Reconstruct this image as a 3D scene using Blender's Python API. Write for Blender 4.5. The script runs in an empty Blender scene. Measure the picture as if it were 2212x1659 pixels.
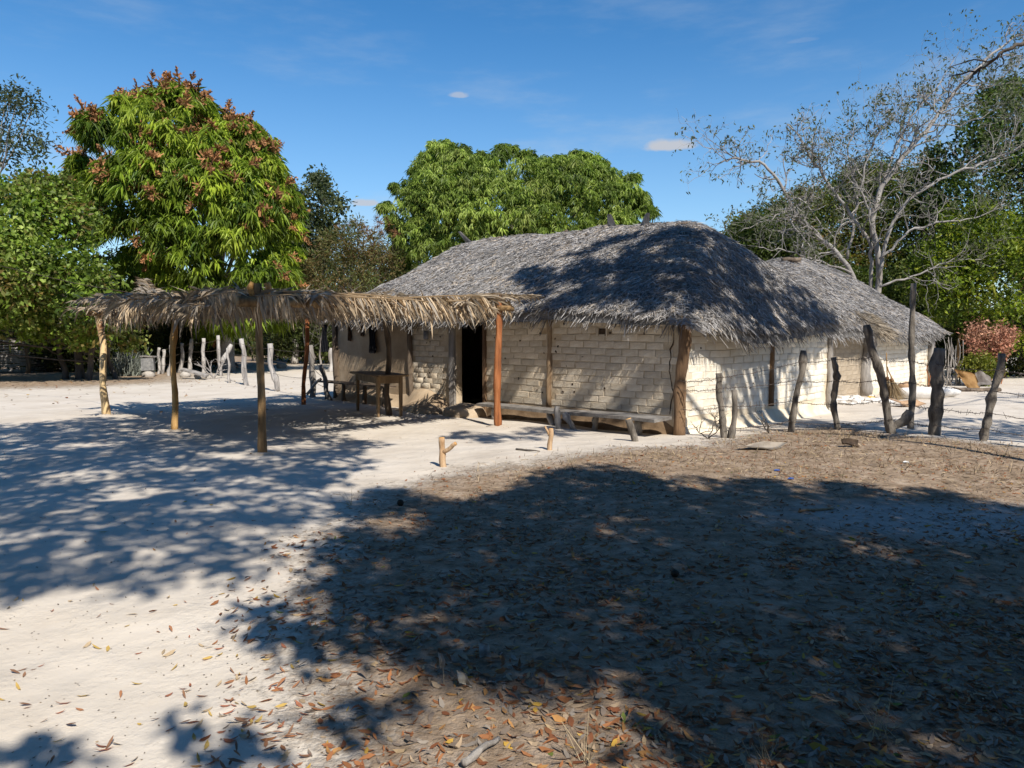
import bpy, math, random
import numpy as np
from mathutils import Vector, Matrix

# ------------------------------------------------------------------ camera
FPX, CU, CV = 1598.0, 1106.0, 829.5          # focal length / centre, in a 2212 x 1659 frame
CAMH, PITCH = 1.6, math.radians(3.74)
SC = bpy.context.scene
cam = bpy.data.cameras.new('camera')
cam.sensor_width, cam.lens, cam.clip_end, cam.clip_start = 36.0, 36.0 * FPX / 2212.0, 3000.0, 0.05
camo = bpy.data.objects.new('camera', cam)
SC.collection.objects.link(camo)
camo.location = (0, 0, CAMH)
camo.rotation_euler = (math.pi / 2 - PITCH, 0, 0)
SC.camera = camo
# ------------------------------------------------------------------ light
SUN_EL = math.radians(46.0)
SUN_H = np.array([0.43, -0.903]); SUN_H /= np.linalg.norm(SUN_H)     # horizontal direction towards the sun
TOSUN = np.array([SUN_H[0] * math.cos(SUN_EL), SUN_H[1] * math.cos(SUN_EL), math.sin(SUN_EL)])
SKY_STRENGTH, SUN_STRENGTH, EXPOSURE = 0.070, 5.0, 0.38
world = bpy.data.worlds.new('World'); SC.world = world; world.use_nodes = True
SUN_AZ = math.atan2(SUN_H[0], SUN_H[1])
sl = bpy.data.lights.new('sun', 'SUN'); sl.energy = SUN_STRENGTH; sl.angle = math.radians(0.53); sl.color = (1.0, 0.935, 0.835)
so = bpy.data.objects.new('sun', sl); SC.collection.objects.link(so)
so.location = (20, -40, 40)
so.rotation_euler = Vector(tuple(-TOSUN)).to_track_quat('-Z', 'Y').to_euler()
SC.view_settings.view_transform = 'Standard'; SC.view_settings.look = 'None'
SC.cycles.diffuse_bounces = 3; SC.cycles.max_bounces = 8
SC.view_settings.exposure = EXPOSURE; SC.view_settings.gamma = 1.0; SC.view_settings.use_curve_mapping = False


def ray(u, v):
    c, s = math.cos(PITCH), math.sin(PITCH)
    x = (u - CU) / FPX; y = (v - CV) / FPX
    return np.array([x, c - y * s, -s - y * c])


def at(u, v, Y):
    d = ray(u, v); t = Y / d[1]
    return np.array([d[0] * t, Y, CAMH + d[2] * t])


def project(P):
    P = np.asarray(P, float).reshape(-1, 3); c, s = math.cos(PITCH), math.sin(PITCH)
    q = P - np.array([0, 0, CAMH])
    f = q[:, 1] * c - q[:, 2] * s; up = q[:, 1] * s + q[:, 2] * c
    f2 = np.where(f < 0.05, 0.05, f)
    return CU + FPX * q[:, 0] / f2, CV - FPX * up / f2, f


def build_world():
    nt = world.node_tree; N = nt.nodes; L = nt.links
    for n in list(N): N.remove(n)
    out = N.new('ShaderNodeOutputWorld'); bg = N.new('ShaderNodeBackground'); sky = N.new('ShaderNodeTexSky')
    sky.sky_type = 'NISHITA'; sky.sun_disc = False; sky.sun_elevation = SUN_EL; sky.sun_rotation = SUN_AZ
    sky.altitude = 300; sky.air_density = 1.0; sky.dust_density = 0.05; sky.ozone_density = 2.2
    bg.inputs['Strength'].default_value = SKY_STRENGTH
    tc = N.new('ShaderNodeTexCoord')
    gen = tc.outputs['Generated']

    def math_(op, a, b=None, clamp=False):
        n = N.new('ShaderNodeMath'); n.operation = op; n.use_clamp = clamp
        for i, x in enumerate([a, b]):
            if x is None: continue
            if isinstance(x, (int, float)): n.inputs[i].default_value = x
            else: L.new(x, n.inputs[i])
        return n.outputs[0]

    def dot(v):
        n = N.new('ShaderNodeVectorMath'); n.operation = 'DOT_PRODUCT'; L.new(gen, n.inputs[0]); n.inputs[1].default_value = v
        return n.outputs['Value']

    def noise(scale, detail, vec=None, rough=0.6):
        n = N.new('ShaderNodeTexNoise'); n.inputs['Scale'].default_value = scale; n.inputs['Detail'].default_value = detail
        n.inputs['Roughness'].default_value = rough
        L.new(vec if vec is not None else gen, n.inputs['Vector']); return n.outputs['Fac']

    def maprange(x, a, b, c, d):
        n = N.new('ShaderNodeMapRange'); n.interpolation_type = 'SMOOTHSTEP'
        L.new(x, n.inputs[0]); 
        for i, q in enumerate((a, b, c, d)): n.inputs[i + 1].default_value = q
        return n.outputs[0]
    # deeper blue towards the zenith as in the photograph's clear dry air
    hs = N.new('ShaderNodeHueSaturation'); hs.inputs['Saturation'].default_value = 1.34; hs.inputs['Value'].default_value = 1.62
    L.new(sky.outputs[0], hs.inputs['Color'])
    col = hs.outputs[0]
    # thin high veil, stretched sideways
    mp = N.new('ShaderNodeMapping'); mp.inputs['Scale'].default_value = (1.6, 1.6, 7.0); mp.inputs['Rotation'].default_value = (0.1, 0.05, 0)
    L.new(gen, mp.inputs['Vector'])
    veil = maprange(noise(2.3, 7, mp.outputs[0]), 0.47, 0.78, 0.0, 1.0)
    low = maprange(dot((0, 0, 1)), 0.02, 0.42, 0.80, 0.22)
    veil = math_('MULTIPLY', veil, low)

    def mix(fac, c1, c2):
        n = N.new('ShaderNodeMix'); n.data_type = 'RGBA'
        L.new(fac, n.inputs[0]); L.new(c1, n.inputs[6])
        if isinstance(c2, tuple): n.inputs[7].default_value = c2
        else: L.new(c2, n.inputs[7])
        return n.outputs[2]
    col = mix(veil, col, (5.6, 6.6, 7.6, 1))
    haze = maprange(dot((0, 0, 1)), 0.0, 0.40, 0.34, 0.0)
    col = mix(haze, col, (5.2, 7.4, 9.6, 1))
    for (u, v, ru, rv, amt) in ((1445, 317, 54, 17, 0.92), (790, 440, 30, 10, 0.8), (990, 207, 22, 8, 0.55), (1735, 88, 30, 6, 0.10)):
        d = ray(u, v); d /= np.linalg.norm(d)
        right = np.cross(d, (0, 0, 1)); right /= np.linalg.norm(right); up = np.cross(right, d)
        k = FPX
        wob = math_('SUBTRACT', noise(26.0, 5), 0.5)
        x = math_('DIVIDE', dot(tuple(right)), ru / k); y = math_('DIVIDE', dot(tuple(up)), rv / k)
        # flat base, billowing top
        y2 = math_('MAXIMUM', y, math_('MULTIPLY', y, -1.9))
        r = math_('SQRT', math_('ADD', math_('MULTIPLY', x, x), math_('MULTIPLY', y2, y2)))
        r = math_('ADD', r, math_('MULTIPLY', wob, 1.5))
        f = maprange(r, 1.15, 0.55, 0.0, amt)
        front = math_('GREATER_THAN', dot(tuple(d)), 0.5)
        f = math_('MULTIPLY', f, front)
        col = mix(f, col, (6.2, 6.4, 6.9, 1))
    L.new(col, bg.inputs['Color']); L.new(bg.outputs[0], out.inputs['Surface'])


build_world()

# ------------------------------------------------------------------ scene graph helpers
COL = SC.collection
ROOT = {}


def props(o, label=None, cat=None, group=None, kind=None):
    if label: o['label'] = label
    if cat: o['category'] = cat
    if group: o['group'] = group
    if kind: o['kind'] = kind
    return o


def thing(name, loc, label, cat, group=None):
    o = bpy.data.objects.new(name, None); COL.objects.link(o)
    o.empty_display_size = 0.2
    o.location = tuple(float(x) for x in loc)
    ROOT[o.name] = np.array(loc, float)
    return props(o, label, cat, group)


def wloc(o):
    if o is None: return np.zeros(3)
    return ROOT[o.name]


def mesh_np(name, V, faces, mats, col=None, smooth=False, uv=None):
    """V (n,3); faces: a list of (m,k) int arrays."""
    V = np.asarray(V, np.float32)
    me = bpy.data.meshes.new(name)
    faces = [np.asarray(f, np.int32) for f in faces if len(f)]
    nl = sum(f.size for f in faces); nf = sum(len(f) for f in faces)
    me.vertices.add(len(V)); me.vertices.foreach_set('co', V.ravel())
    me.loops.add(nl); me.polygons.add(nf)
    me.loops.foreach_set('vertex_index', np.concatenate([f.ravel() for f in faces]))
    tot = np.concatenate([np.full(len(f), f.shape[1], np.int32) for f in faces])
    st = np.zeros(nf, np.int32); st[1:] = np.cumsum(tot)[:-1]
    me.polygons.foreach_set('loop_start', st)
    try: me.polygons.foreach_set('loop_total', tot)
    except Exception: pass
    me.polygons.foreach_set('use_smooth', np.full(nf, bool(smooth)))
    me.update(calc_edges=True)
    if col is not None:
        c = np.ones((len(V), 4), np.float32); c[:, :3] = col
        a = me.color_attributes.new('col', 'FLOAT_COLOR', 'POINT'); a.data.foreach_set('color', c.ravel())
    for m in (mats if isinstance(mats, (list, tuple)) else [mats]): me.materials.append(m)
    return me


def put(name, V, faces, mat, parent=None, col=None, smooth=False, **kw):
    """One mesh object from world-space vertices; its origin is its parent's (or the base of its own bounds)."""
    V = np.asarray(V, float)
    if parent is None:
        org = np.array([(V[:, 0].min() + V[:, 0].max()) / 2, (V[:, 1].min() + V[:, 1].max()) / 2, V[:, 2].min()])
    else:
        org = wloc(parent)
    me = mesh_np(name, V - org, faces, mat, col, smooth)
    o = bpy.data.objects.new(name, me); COL.objects.link(o)
    if parent is None: o.location = tuple(org)
    else: o.parent = parent
    ROOT[o.name] = org
    return props(o, **kw)


class MB:
    """collects pieces of one mesh"""
    def __init__(s): s.V = []; s.F = {3: [], 4: []}; s.n = 0; s.C = []
    def add(s, V, faces, col=None):
        V = np.asarray(V, float)
        for f in faces:
            f = np.asarray(f, int)
            if f.size: s.F[f.shape[1]].append(f + s.n)
        s.V.append(V); s.n += len(V)
        if col is not None: s.C.append(np.broadcast_to(np.asarray(col, float), (len(V), 3)))
        return s
    def tube(s, P, R, k=8, cap=True, jit=0.0, rng=None, col=None):
        P = np.asarray(P, float); n = len(P); R = np.broadcast_to(np.asarray(R, float), (n,)).copy()
        T = np.gradient(P, axis=0); T /= np.maximum(np.linalg.norm(T, axis=1, keepdims=True), 1e-9)
        ref = np.array([0, 0, 1.0]) if abs(T[0, 2]) < 0.8 else np.array([1.0, 0, 0])
        V = np.zeros((n, k, 3)); ang = np.linspace(0, 2 * math.pi, k, endpoint=False)
        a = ref
        for i in range(n):
            a = a - T[i] * np.dot(a, T[i]); a /= max(np.linalg.norm(a), 1e-9); b = np.cross(T[i], a)
            rr = R[i] * (np.ones(k) if rng is None or jit == 0 else 1 + jit * rng.standard_normal(k))
            V[i] = P[i] + np.outer(np.cos(ang) * rr, a) + np.outer(np.sin(ang) * rr, b)
        i, j = np.meshgrid(np.arange(n - 1), np.arange(k), indexing='ij'); j2 = (j + 1) % k
        F = np.stack([i * k + j, i * k + j2, (i + 1) * k + j2, (i + 1) * k + j], -1).reshape(-1, 4)
        V = V.reshape(-1, 3); fs = [F]
        if cap:
            V = np.vstack([V, P[0], P[-1]]); q = np.arange(k)
            fs.append(np.stack([np.full(k, n * k), (q + 1) % k, q], -1))
            fs.append(np.stack([np.full(k, n * k + 1), (n - 1) * k + q, (n - 1) * k + (q + 1) % k], -1))
        return s.add(V, fs, col)
    def box(s, c, sx, sy, sz, ang=0.0, tilt=None, col=None, jit=0.0, rng=None):
        q = np.array([[x, y, z] for x in (-.5, .5) for y in (-.5, .5) for z in (-.5, .5)]) * (sx, sy, sz)
        if jit: q = q + rng.standard_normal(q.shape) * jit
        M = np.array(Matrix.Rotation(ang, 3, 'Z'))
        if tilt is not None: M = M @ np.array(Matrix.Rotation(tilt[1], 3, tilt[0]))
        V = q @ M.T + np.asarray(c, float)
        F = [[0, 1, 3, 2], [4, 6, 7, 5], [0, 4, 5, 1], [2, 3, 7, 6], [0, 2, 6, 4], [1, 5, 7, 3]]
        return s.add(V, [F], col)
    def blob(s, c, rx, ry, rz, rng, jit=0.1, nu=12, nv=7, ang=0.0, zmin=None, col=None):
        V = []; 
        for i in range(nv + 1):
            th = math.pi * i / nv
            for j in range(nu):
                ph = 2 * math.pi * j / nu
                V.append((math.sin(th) * math.cos(ph), math.sin(th) * math.sin(ph), math.cos(th)))
        V = np.array(V); ph0 = rng.uniform(0, 6, 6)
        w = 1 + jit * (np.sin(V[:, 0] * 3 + ph0[0]) + np.sin(V[:, 1] * 3.7 + ph0[1]) + np.sin(V[:, 2] * 4 + ph0[2]) + .6 * np.sin(V[:, 0] * 7 + V[:, 1] * 6 + ph0[3])) / 2
        V = V * w[:, None] * (rx, ry, rz); M = np.array(Matrix.Rotation(ang, 3, 'Z')); V = V @ M.T + np.asarray(c, float)
        if zmin is not None: V[:, 2] = np.maximum(V[:, 2], zmin)
        F = [[i * nu + j, (i + 1) * nu + j, (i + 1) * nu + (j + 1) % nu, i * nu + (j + 1) % nu] for i in range(nv) for j in range(nu)]
        return s.add(V, [F], col)
    def build(s, name, mat, parent=None, smooth=False, **kw):
        V = np.vstack(s.V); fs = [np.vstack(s.F[k]) for k in (3, 4) if s.F[k]]
        C = np.vstack(s.C) if s.C and sum(len(c) for c in s.C) == len(V) else None
        return put(name, V, fs, mat, parent, C, smooth, **kw)


# ------------------------------------------------------------------ materials
def nodes_mat(name):
    m = bpy.data.materials.new(name); m.use_nodes = True
    nt = m.node_tree; b = nt.nodes['Principled BSDF']
    return m, nt, nt.nodes, nt.links, b


def set_spec(b, v):
    for k in ('Specular IOR Level', 'Specular'):
        if k in b.inputs: b.inputs[k].default_value = v; return


def surf(name, c1, c2, scale=4.0, stretch=(1, 1, 1), rough=0.85, bump=0.3, bscale=None, spec=0.2, c3=None, rand=0.0, bdist=0.02, lo=0.35, hi=0.65):
    """two (three) tone noise colour, noise bump, optional per-object variation"""
    m, nt, N, L, b = nodes_mat(name)
    tc = N.new('ShaderNodeTexCoord'); mp = N.new('ShaderNodeMapping'); mp.inputs['Scale'].default_value = stretch
    L.new(tc.outputs['Object'], mp.inputs['Vector'])
    n1 = N.new('ShaderNodeTexNoise'); n1.inputs['Scale'].default_value = scale; n1.inputs['Detail'].default_value = 8; n1.inputs['Roughness'].default_value = 0.65
    L.new(mp.outputs[0], n1.inputs['Vector'])
    r = N.new('ShaderNodeValToRGB'); r.color_ramp.elements[0].position = lo; r.color_ramp.elements[1].position = hi
    r.color_ramp.elements[0].color = (*c1, 1); r.color_ramp.elements[1].color = (*c2, 1)
    if c3 is not None:
        e = r.color_ramp.elements.new((lo + hi) / 2 + .02); e.color = (*c3, 1)
    L.new(n1.outputs['Fac'], r.inputs['Fac'])
    c = r.outputs['Color']
    if rand:
        oi = N.new('ShaderNodeObjectInfo'); hv = N.new('ShaderNodeHueSaturation'); mr = N.new('ShaderNodeMapRange')
        L.new(oi.outputs['Random'], mr.inputs[0]); mr.inputs[3].default_value = 1 - rand; mr.inputs[4].default_value = 1 + rand
        L.new(mr.outputs[0], hv.inputs['Value']); L.new(c, hv.inputs['Color']); c = hv.outputs[0]
    L.new(c, b.inputs['Base Color']); b.inputs['Roughness'].default_value = rough; set_spec(b, spec)
    if bump:
        n2 = N.new('ShaderNodeTexNoise'); n2.inputs['Scale'].default_value = bscale or scale * 4; n2.inputs['Detail'].default_value = 8; n2.inputs['Roughness'].default_value = 0.7
        L.new(mp.outputs[0], n2.inputs['Vector'])
        bp = N.new('ShaderNodeBump'); bp.inputs['Strength'].default_value = bump; bp.inputs['Distance'].default_value = bdist
        L.new(n2.outputs['Fac'], bp.inputs['Height']); L.new(bp.outputs[0], b.inputs['Normal'])
    return m


def leafmat(name, trans=0.3, rough=0.5, spec=0.3, tint=(1.15, 1.2, 0.55)):
    m, nt, N, L, b = nodes_mat(name)
    at_ = N.new('ShaderNodeAttribute'); at_.attribute_name = 'col'
    L.new(at_.outputs['Color'], b.inputs['Base Color']); b.inputs['Roughness'].default_value = rough; set_spec(b, spec)
    if trans:
        tr = N.new('ShaderNodeBsdfTranslucent'); mx = N.new('ShaderNodeMixShader'); mu = N.new('ShaderNodeMix'); mu.data_type = 'RGBA'; mu.blend_type = 'MULTIPLY'
        mu.inputs[0].default_value = 1.0; L.new(at_.outputs['Color'], mu.inputs[6]); mu.inputs[7].default_value = (*tint, 1)
        L.new(mu.outputs[2], tr.inputs['Color']); mx.inputs[0].default_value = trans
        L.new(b.outputs[0], mx.inputs[1]); L.new(tr.outputs[0], mx.inputs[2])
        L.new(mx.outputs[0], N['Material Output'].inputs['Surface'])
    return m


M = {}
M['leaf'] = leafmat('green_leaf', 0.40)
M['thick_leaf'] = leafmat('thick_shade_leaf', 0.04)  # near-opaque, so the crowns out of view deepen the shade
M['dry'] = leafmat('dry_leaf', 0.15, 0.8, 0.15, (1.1, 1.0, 0.8))
M['thatch'] = leafmat('thatch_straw', 0.08, 0.8, 0.2, (1, 1, 1))
M['frond'] = leafmat('dry_palm_leaf', 0.18, 0.65, 0.3, (1.1, 0.9, 0.6))
M['thatch_base'] = surf('thatch_body', (0.10, 0.095, 0.09), (0.26, 0.25, 0.24), 9, rough=0.95, bump=1.0, bscale=40, bdist=0.05)
M['mud'] = surf('mud_wall', (0.36, 0.27, 0.18), (0.52, 0.43, 0.32), 2.2, rough=0.95, bump=0.6, bscale=14, spec=0.1)
M['plaster'] = surf('mud_plaster', (0.34, 0.25, 0.165), (0.46, 0.36, 0.25), 1.8, rough=0.95, bump=0.55, bscale=9, spec=0.1)
M['brick_front'] = surf('whitewashed_adobe', (0.46, 0.355, 0.24), (0.66, 0.585, 0.47), 3.0, rough=0.95, bump=0.8, bscale=22, spec=0.1, rand=0.15, lo=0.3, hi=0.58)  # tan lowered further to paint in the front wall's shade and warm bounce
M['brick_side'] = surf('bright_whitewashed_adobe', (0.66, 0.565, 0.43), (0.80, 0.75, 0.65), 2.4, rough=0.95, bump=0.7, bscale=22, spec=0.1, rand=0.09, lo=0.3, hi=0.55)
M['brick_mud'] = surf('bare_adobe', (0.36, 0.29, 0.21), (0.50, 0.42, 0.32), 3.0, rough=0.95, bump=0.8, bscale=20, spec=0.1, rand=0.1)
M['mud_bench_shade'] = surf('footing_painted_shade', (0.13, 0.085, 0.05), (0.25, 0.175, 0.11), 2.5, rough=0.95, bump=0.8, bscale=16, spec=0.1)  # mud darkened to paint the shade under the bench into the footing
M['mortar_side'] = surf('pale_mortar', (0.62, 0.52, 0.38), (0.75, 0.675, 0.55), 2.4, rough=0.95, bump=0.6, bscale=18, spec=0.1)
M['mortar_front'] = surf('tan_mortar', (0.42, 0.32, 0.21), (0.58, 0.495, 0.375), 2.6, rough=0.95, bump=0.7, bscale=18, spec=0.1)  # follows the front brick, shade painted into its tone
M['orange_wood'] = surf('peeled_orange_pole', (0.14, 0.05, 0.022), (0.44, 0.185, 0.08), 9, (1, 1, 0.12), 0.8, 0.9, 26, c3=(0.33, 0.12, 0.045))
M['yellow_wood'] = surf('peeled_yellow_pole', (0.22, 0.11, 0.04), (0.60, 0.38, 0.16), 9, (1, 1, 0.14), 0.8, 0.8, 24, c3=(0.48, 0.28, 0.10))
M['pale_pole'] = surf('flaking_bark_pole', (0.26, 0.12, 0.06), (0.68, 0.50, 0.27), 5, (1, 1, 0.3), 0.8, 0.8, 18, lo=0.42, hi=0.55)
M['tan_pole'] = surf('tan_bark_pole', (0.13, 0.075, 0.035), (0.40, 0.26, 0.125), 10, (1, 1, 0.2), 0.85, 0.9, 24)
M['dark_wood'] = surf('dark_post', (0.075, 0.055, 0.04), (0.20, 0.155, 0.115), 6, (1, 1, 0.2), 0.9, 0.9, 24)
M['brown_wood'] = surf('brown_corner_post', (0.12, 0.07, 0.04), (0.32, 0.20, 0.11), 4, (1, 1, 0.2), 0.85, 0.9, 20)
M['wall_post'] = surf('mud_smeared_post', (0.16, 0.10, 0.055), (0.38, 0.28, 0.18), 5, (1, 1, 0.25), 0.9, 0.9, 20)
M['brown_wood'] = surf('brown_corner_post', (0.085, 0.05, 0.03), (0.26, 0.165, 0.095), 4, (1, 1, 0.2), 0.85, 0.9, 20)
M['grey_wood'] = surf('weathered_grey_wood', (0.16, 0.145, 0.13), (0.42, 0.39, 0.36), 7, (1, 1, 0.15), 0.9, 1.0, 26)
M['bark'] = surf('fence_bark', (0.065, 0.055, 0.046), (0.27, 0.24, 0.205), 9, (1, 1, 0.3), 0.95, 1.0, 24, bdist=0.03)
M['white_wood'] = surf('bleached_fence_wood', (0.22, 0.20, 0.18), (0.52, 0.49, 0.46), 6, (1, 1, 0.15), 0.9, 0.9, 22)
M['bench_wood'] = surf('worn_grey_plank', (0.11, 0.10, 0.092), (0.28, 0.262, 0.24), 5, (1, 1, 1), 0.7, 0.4, 30, spec=0.35)
M['table_wood'] = surf('old_table_wood', (0.17, 0.11, 0.06), (0.30, 0.21, 0.12), 5, (1, 1, 0.25), 0.7, 0.4, 24)
M['cut_wood'] = surf('fresh_cut_wood', (0.45, 0.24, 0.09), (0.62, 0.38, 0.17), 12, rough=0.8, bump=0.3)
M['stump_wood'] = surf('pale_stump_bark', (0.34, 0.20, 0.10), (0.58, 0.42, 0.27), 8, (1, 1, 0.3), 0.85, 0.9, 24)
M['tree_bark'] = surf('grey_tree_bark', (0.15, 0.13, 0.115), (0.38, 0.35, 0.32), 3, (1, 1, 0.4), 0.9, 0.8, 14)
M['silver_bark'] = surf('silver_tree_bark', (0.19, 0.17, 0.155), (0.38, 0.355, 0.33), 3, (1, 1, 0.6), 0.85, 0.5, 14)
M['dark_bark'] = surf('dark_tree_bark', (0.05, 0.042, 0.035), (0.14, 0.12, 0.10), 4, (1, 1, 0.4), 0.95, 0.8, 14)
M['wire'] = surf('rusty_wire', (0.06, 0.045, 0.035), (0.14, 0.11, 0.09), 20, rough=0.7, bump=0)
M['black_cloth'] = surf('black_cloth', (0.008, 0.008, 0.01), (0.02, 0.02, 0.024), 12, rough=0.95, bump=0.5)
M['strap'] = surf('brown_leather', (0.09, 0.045, 0.02), (0.16, 0.08, 0.035), 8, rough=0.7, bump=0.3)
M['tin'] = surf('dull_tin', (0.12, 0.12, 0.125), (0.28, 0.28, 0.29), 9, rough=0.45, bump=0.1, spec=0.5)
M['sand_heap'] = surf('dug_sand', (0.34, 0.285, 0.225), (0.50, 0.44, 0.37), 8, rough=0.95, bump=0.6, bscale=40, spec=0.1)
M['stone'] = surf('pale_stone', (0.30, 0.27, 0.23), (0.52, 0.48, 0.43), 5, rough=0.95, bump=0.8, bscale=20)
M['concrete'] = surf('grey_block', (0.15, 0.15, 0.15), (0.30, 0.295, 0.285), 7, rough=0.95, bump=0.5, bscale=30)
M['cardboard'] = surf('brown_cardboard', (0.34, 0.21, 0.12), (0.48, 0.32, 0.20), 3, rough=0.9, bump=0.2)
M['grey_card'] = surf('weathered_cardboard', (0.25, 0.205, 0.16), (0.38, 0.33, 0.265), 6, rough=0.9, bump=0.3)
M['hide'] = surf('dried_hide', (0.20, 0.105, 0.035), (0.36, 0.21, 0.085), 3, rough=0.7, bump=0.4, c3=(0.28, 0.16, 0.06))
M['hide_dark'] = surf('dark_board_and_hide_shade', (0.12, 0.10, 0.085), (0.24, 0.215, 0.19), 4, rough=0.85, bump=0.4)  # colour of the dark board; on the hide it paints the unlit flap
M['sack'] = surf('white_sack', (0.55, 0.53, 0.50), (0.74, 0.72, 0.69), 4, rough=0.8, bump=0.4)
M['shell'] = surf('pale_shell', (0.26, 0.25, 0.22), (0.44, 0.42, 0.37), 10, rough=0.8, bump=0.3)
M['straw_broom'] = surf('broom_straw', (0.30, 0.22, 0.12), (0.50, 0.40, 0.25), 10, (1, 1, .2), 0.9, 0.3)
M['plastic_blue'] = surf('blue_scrap', (0.03, 0.07, 0.25), (0.05, 0.12, 0.36), 6, rough=0.5, bump=0)
M['plastic_white'] = surf('white_scrap', (0.62, 0.62, 0.62), (0.78, 0.78, 0.78), 6, rough=0.6, bump=0)
M['yellow_cloth'] = surf('yellow_cloth', (0.50, 0.30, 0.04), (0.62, 0.40, 0.08), 6, rough=0.9, bump=0.3)
M['pod'] = surf('dark_pod', (0.03, 0.022, 0.016), (0.09, 0.06, 0.04), 10, rough=0.8, bump=0.5)


# ------------------------------------------------------------------ ground
def hgt(x, y):
    x = np.asarray(x, float); y = np.asarray(y, float)
    near = np.exp(-((x / 30) ** 2 + (y / 30) ** 2))
    m = 0.15 * np.exp(-(((x - 5.0) / 3.6) ** 2 + ((y - 9.6) / 2.6) ** 2))
    w = 0.018 * (np.sin(x * 1.1 + 1.3 * np.sin(y * .7)) + np.sin(y * 1.45 + .8 * np.sin(x * .9 + 2))) + 0.008 * np.sin(x * 3.7 + y * 2.2) * np.sin(y * 4.1 - x * 1.7)
    return m + w * near


def G(u, v):
    """the ground point seen at a pixel"""
    d = ray(u, v)
    t = CAMH / max(-d[2], 1e-4)
    for _ in range(14):
        p = d * t; h = float(hgt(p[0], p[1])); t = (CAMH - h) / max(-d[2], 1e-4)
    p = d * t
    return np.array([p[0], p[1], float(hgt(p[0], p[1]))])


def inpoly(P, poly):
    x, y = P[:, 0], P[:, 1]; ins = np.zeros(len(P), bool); n = len(poly)
    for i in range(n):
        x1, y1 = poly[i]; x2, y2 = poly[(i + 1) % n]
        if y1 == y2: continue
        c = ((y1 > y) != (y2 > y)) & (x < (x2 - x1) * (y - y1) / (y2 - y1) + x1)
        ins ^= c
    return ins


def edgedist(P, poly):
    d = np.full(len(P), 1e9); n = len(poly); poly = np.asarray(poly, float)
    for i in range(n):
        a, b = poly[i], poly[(i + 1) % n]; ab = b - a
        t = np.clip(((P - a) @ ab) / max(ab @ ab, 1e-9), 0, 1)
        d = np.minimum(d, np.linalg.norm(P - (a + t[:, None] * ab), axis=1))
    return d


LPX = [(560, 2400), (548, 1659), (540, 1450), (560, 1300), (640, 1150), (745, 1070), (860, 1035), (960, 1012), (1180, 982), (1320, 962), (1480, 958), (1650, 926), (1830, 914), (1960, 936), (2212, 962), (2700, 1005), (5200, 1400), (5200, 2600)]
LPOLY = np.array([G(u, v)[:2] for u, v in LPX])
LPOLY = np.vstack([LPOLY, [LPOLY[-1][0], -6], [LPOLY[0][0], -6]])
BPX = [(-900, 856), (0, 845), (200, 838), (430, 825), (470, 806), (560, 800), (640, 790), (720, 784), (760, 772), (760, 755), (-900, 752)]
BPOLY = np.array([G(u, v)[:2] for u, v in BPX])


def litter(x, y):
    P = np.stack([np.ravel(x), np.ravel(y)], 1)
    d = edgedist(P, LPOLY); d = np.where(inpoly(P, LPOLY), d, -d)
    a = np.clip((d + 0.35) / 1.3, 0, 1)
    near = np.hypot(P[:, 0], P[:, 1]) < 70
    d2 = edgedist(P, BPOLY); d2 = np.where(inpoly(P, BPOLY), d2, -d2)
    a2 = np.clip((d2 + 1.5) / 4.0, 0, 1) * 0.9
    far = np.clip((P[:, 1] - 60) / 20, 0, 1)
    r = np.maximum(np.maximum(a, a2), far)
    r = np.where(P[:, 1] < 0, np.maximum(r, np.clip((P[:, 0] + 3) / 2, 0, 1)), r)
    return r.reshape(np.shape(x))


def axis(lo, hi, step, far, growth=1.22):
    a = list(np.arange(lo, hi + 1e-6, step)); s = step
    while a[-1] < far: s *= growth; a.append(a[-1] + s)
    s = step; b = [lo]
    while b[-1] > -far: s *= growth; b.append(b[-1] - s)
    return np.array(b[::-1][:-1] + a)


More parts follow.
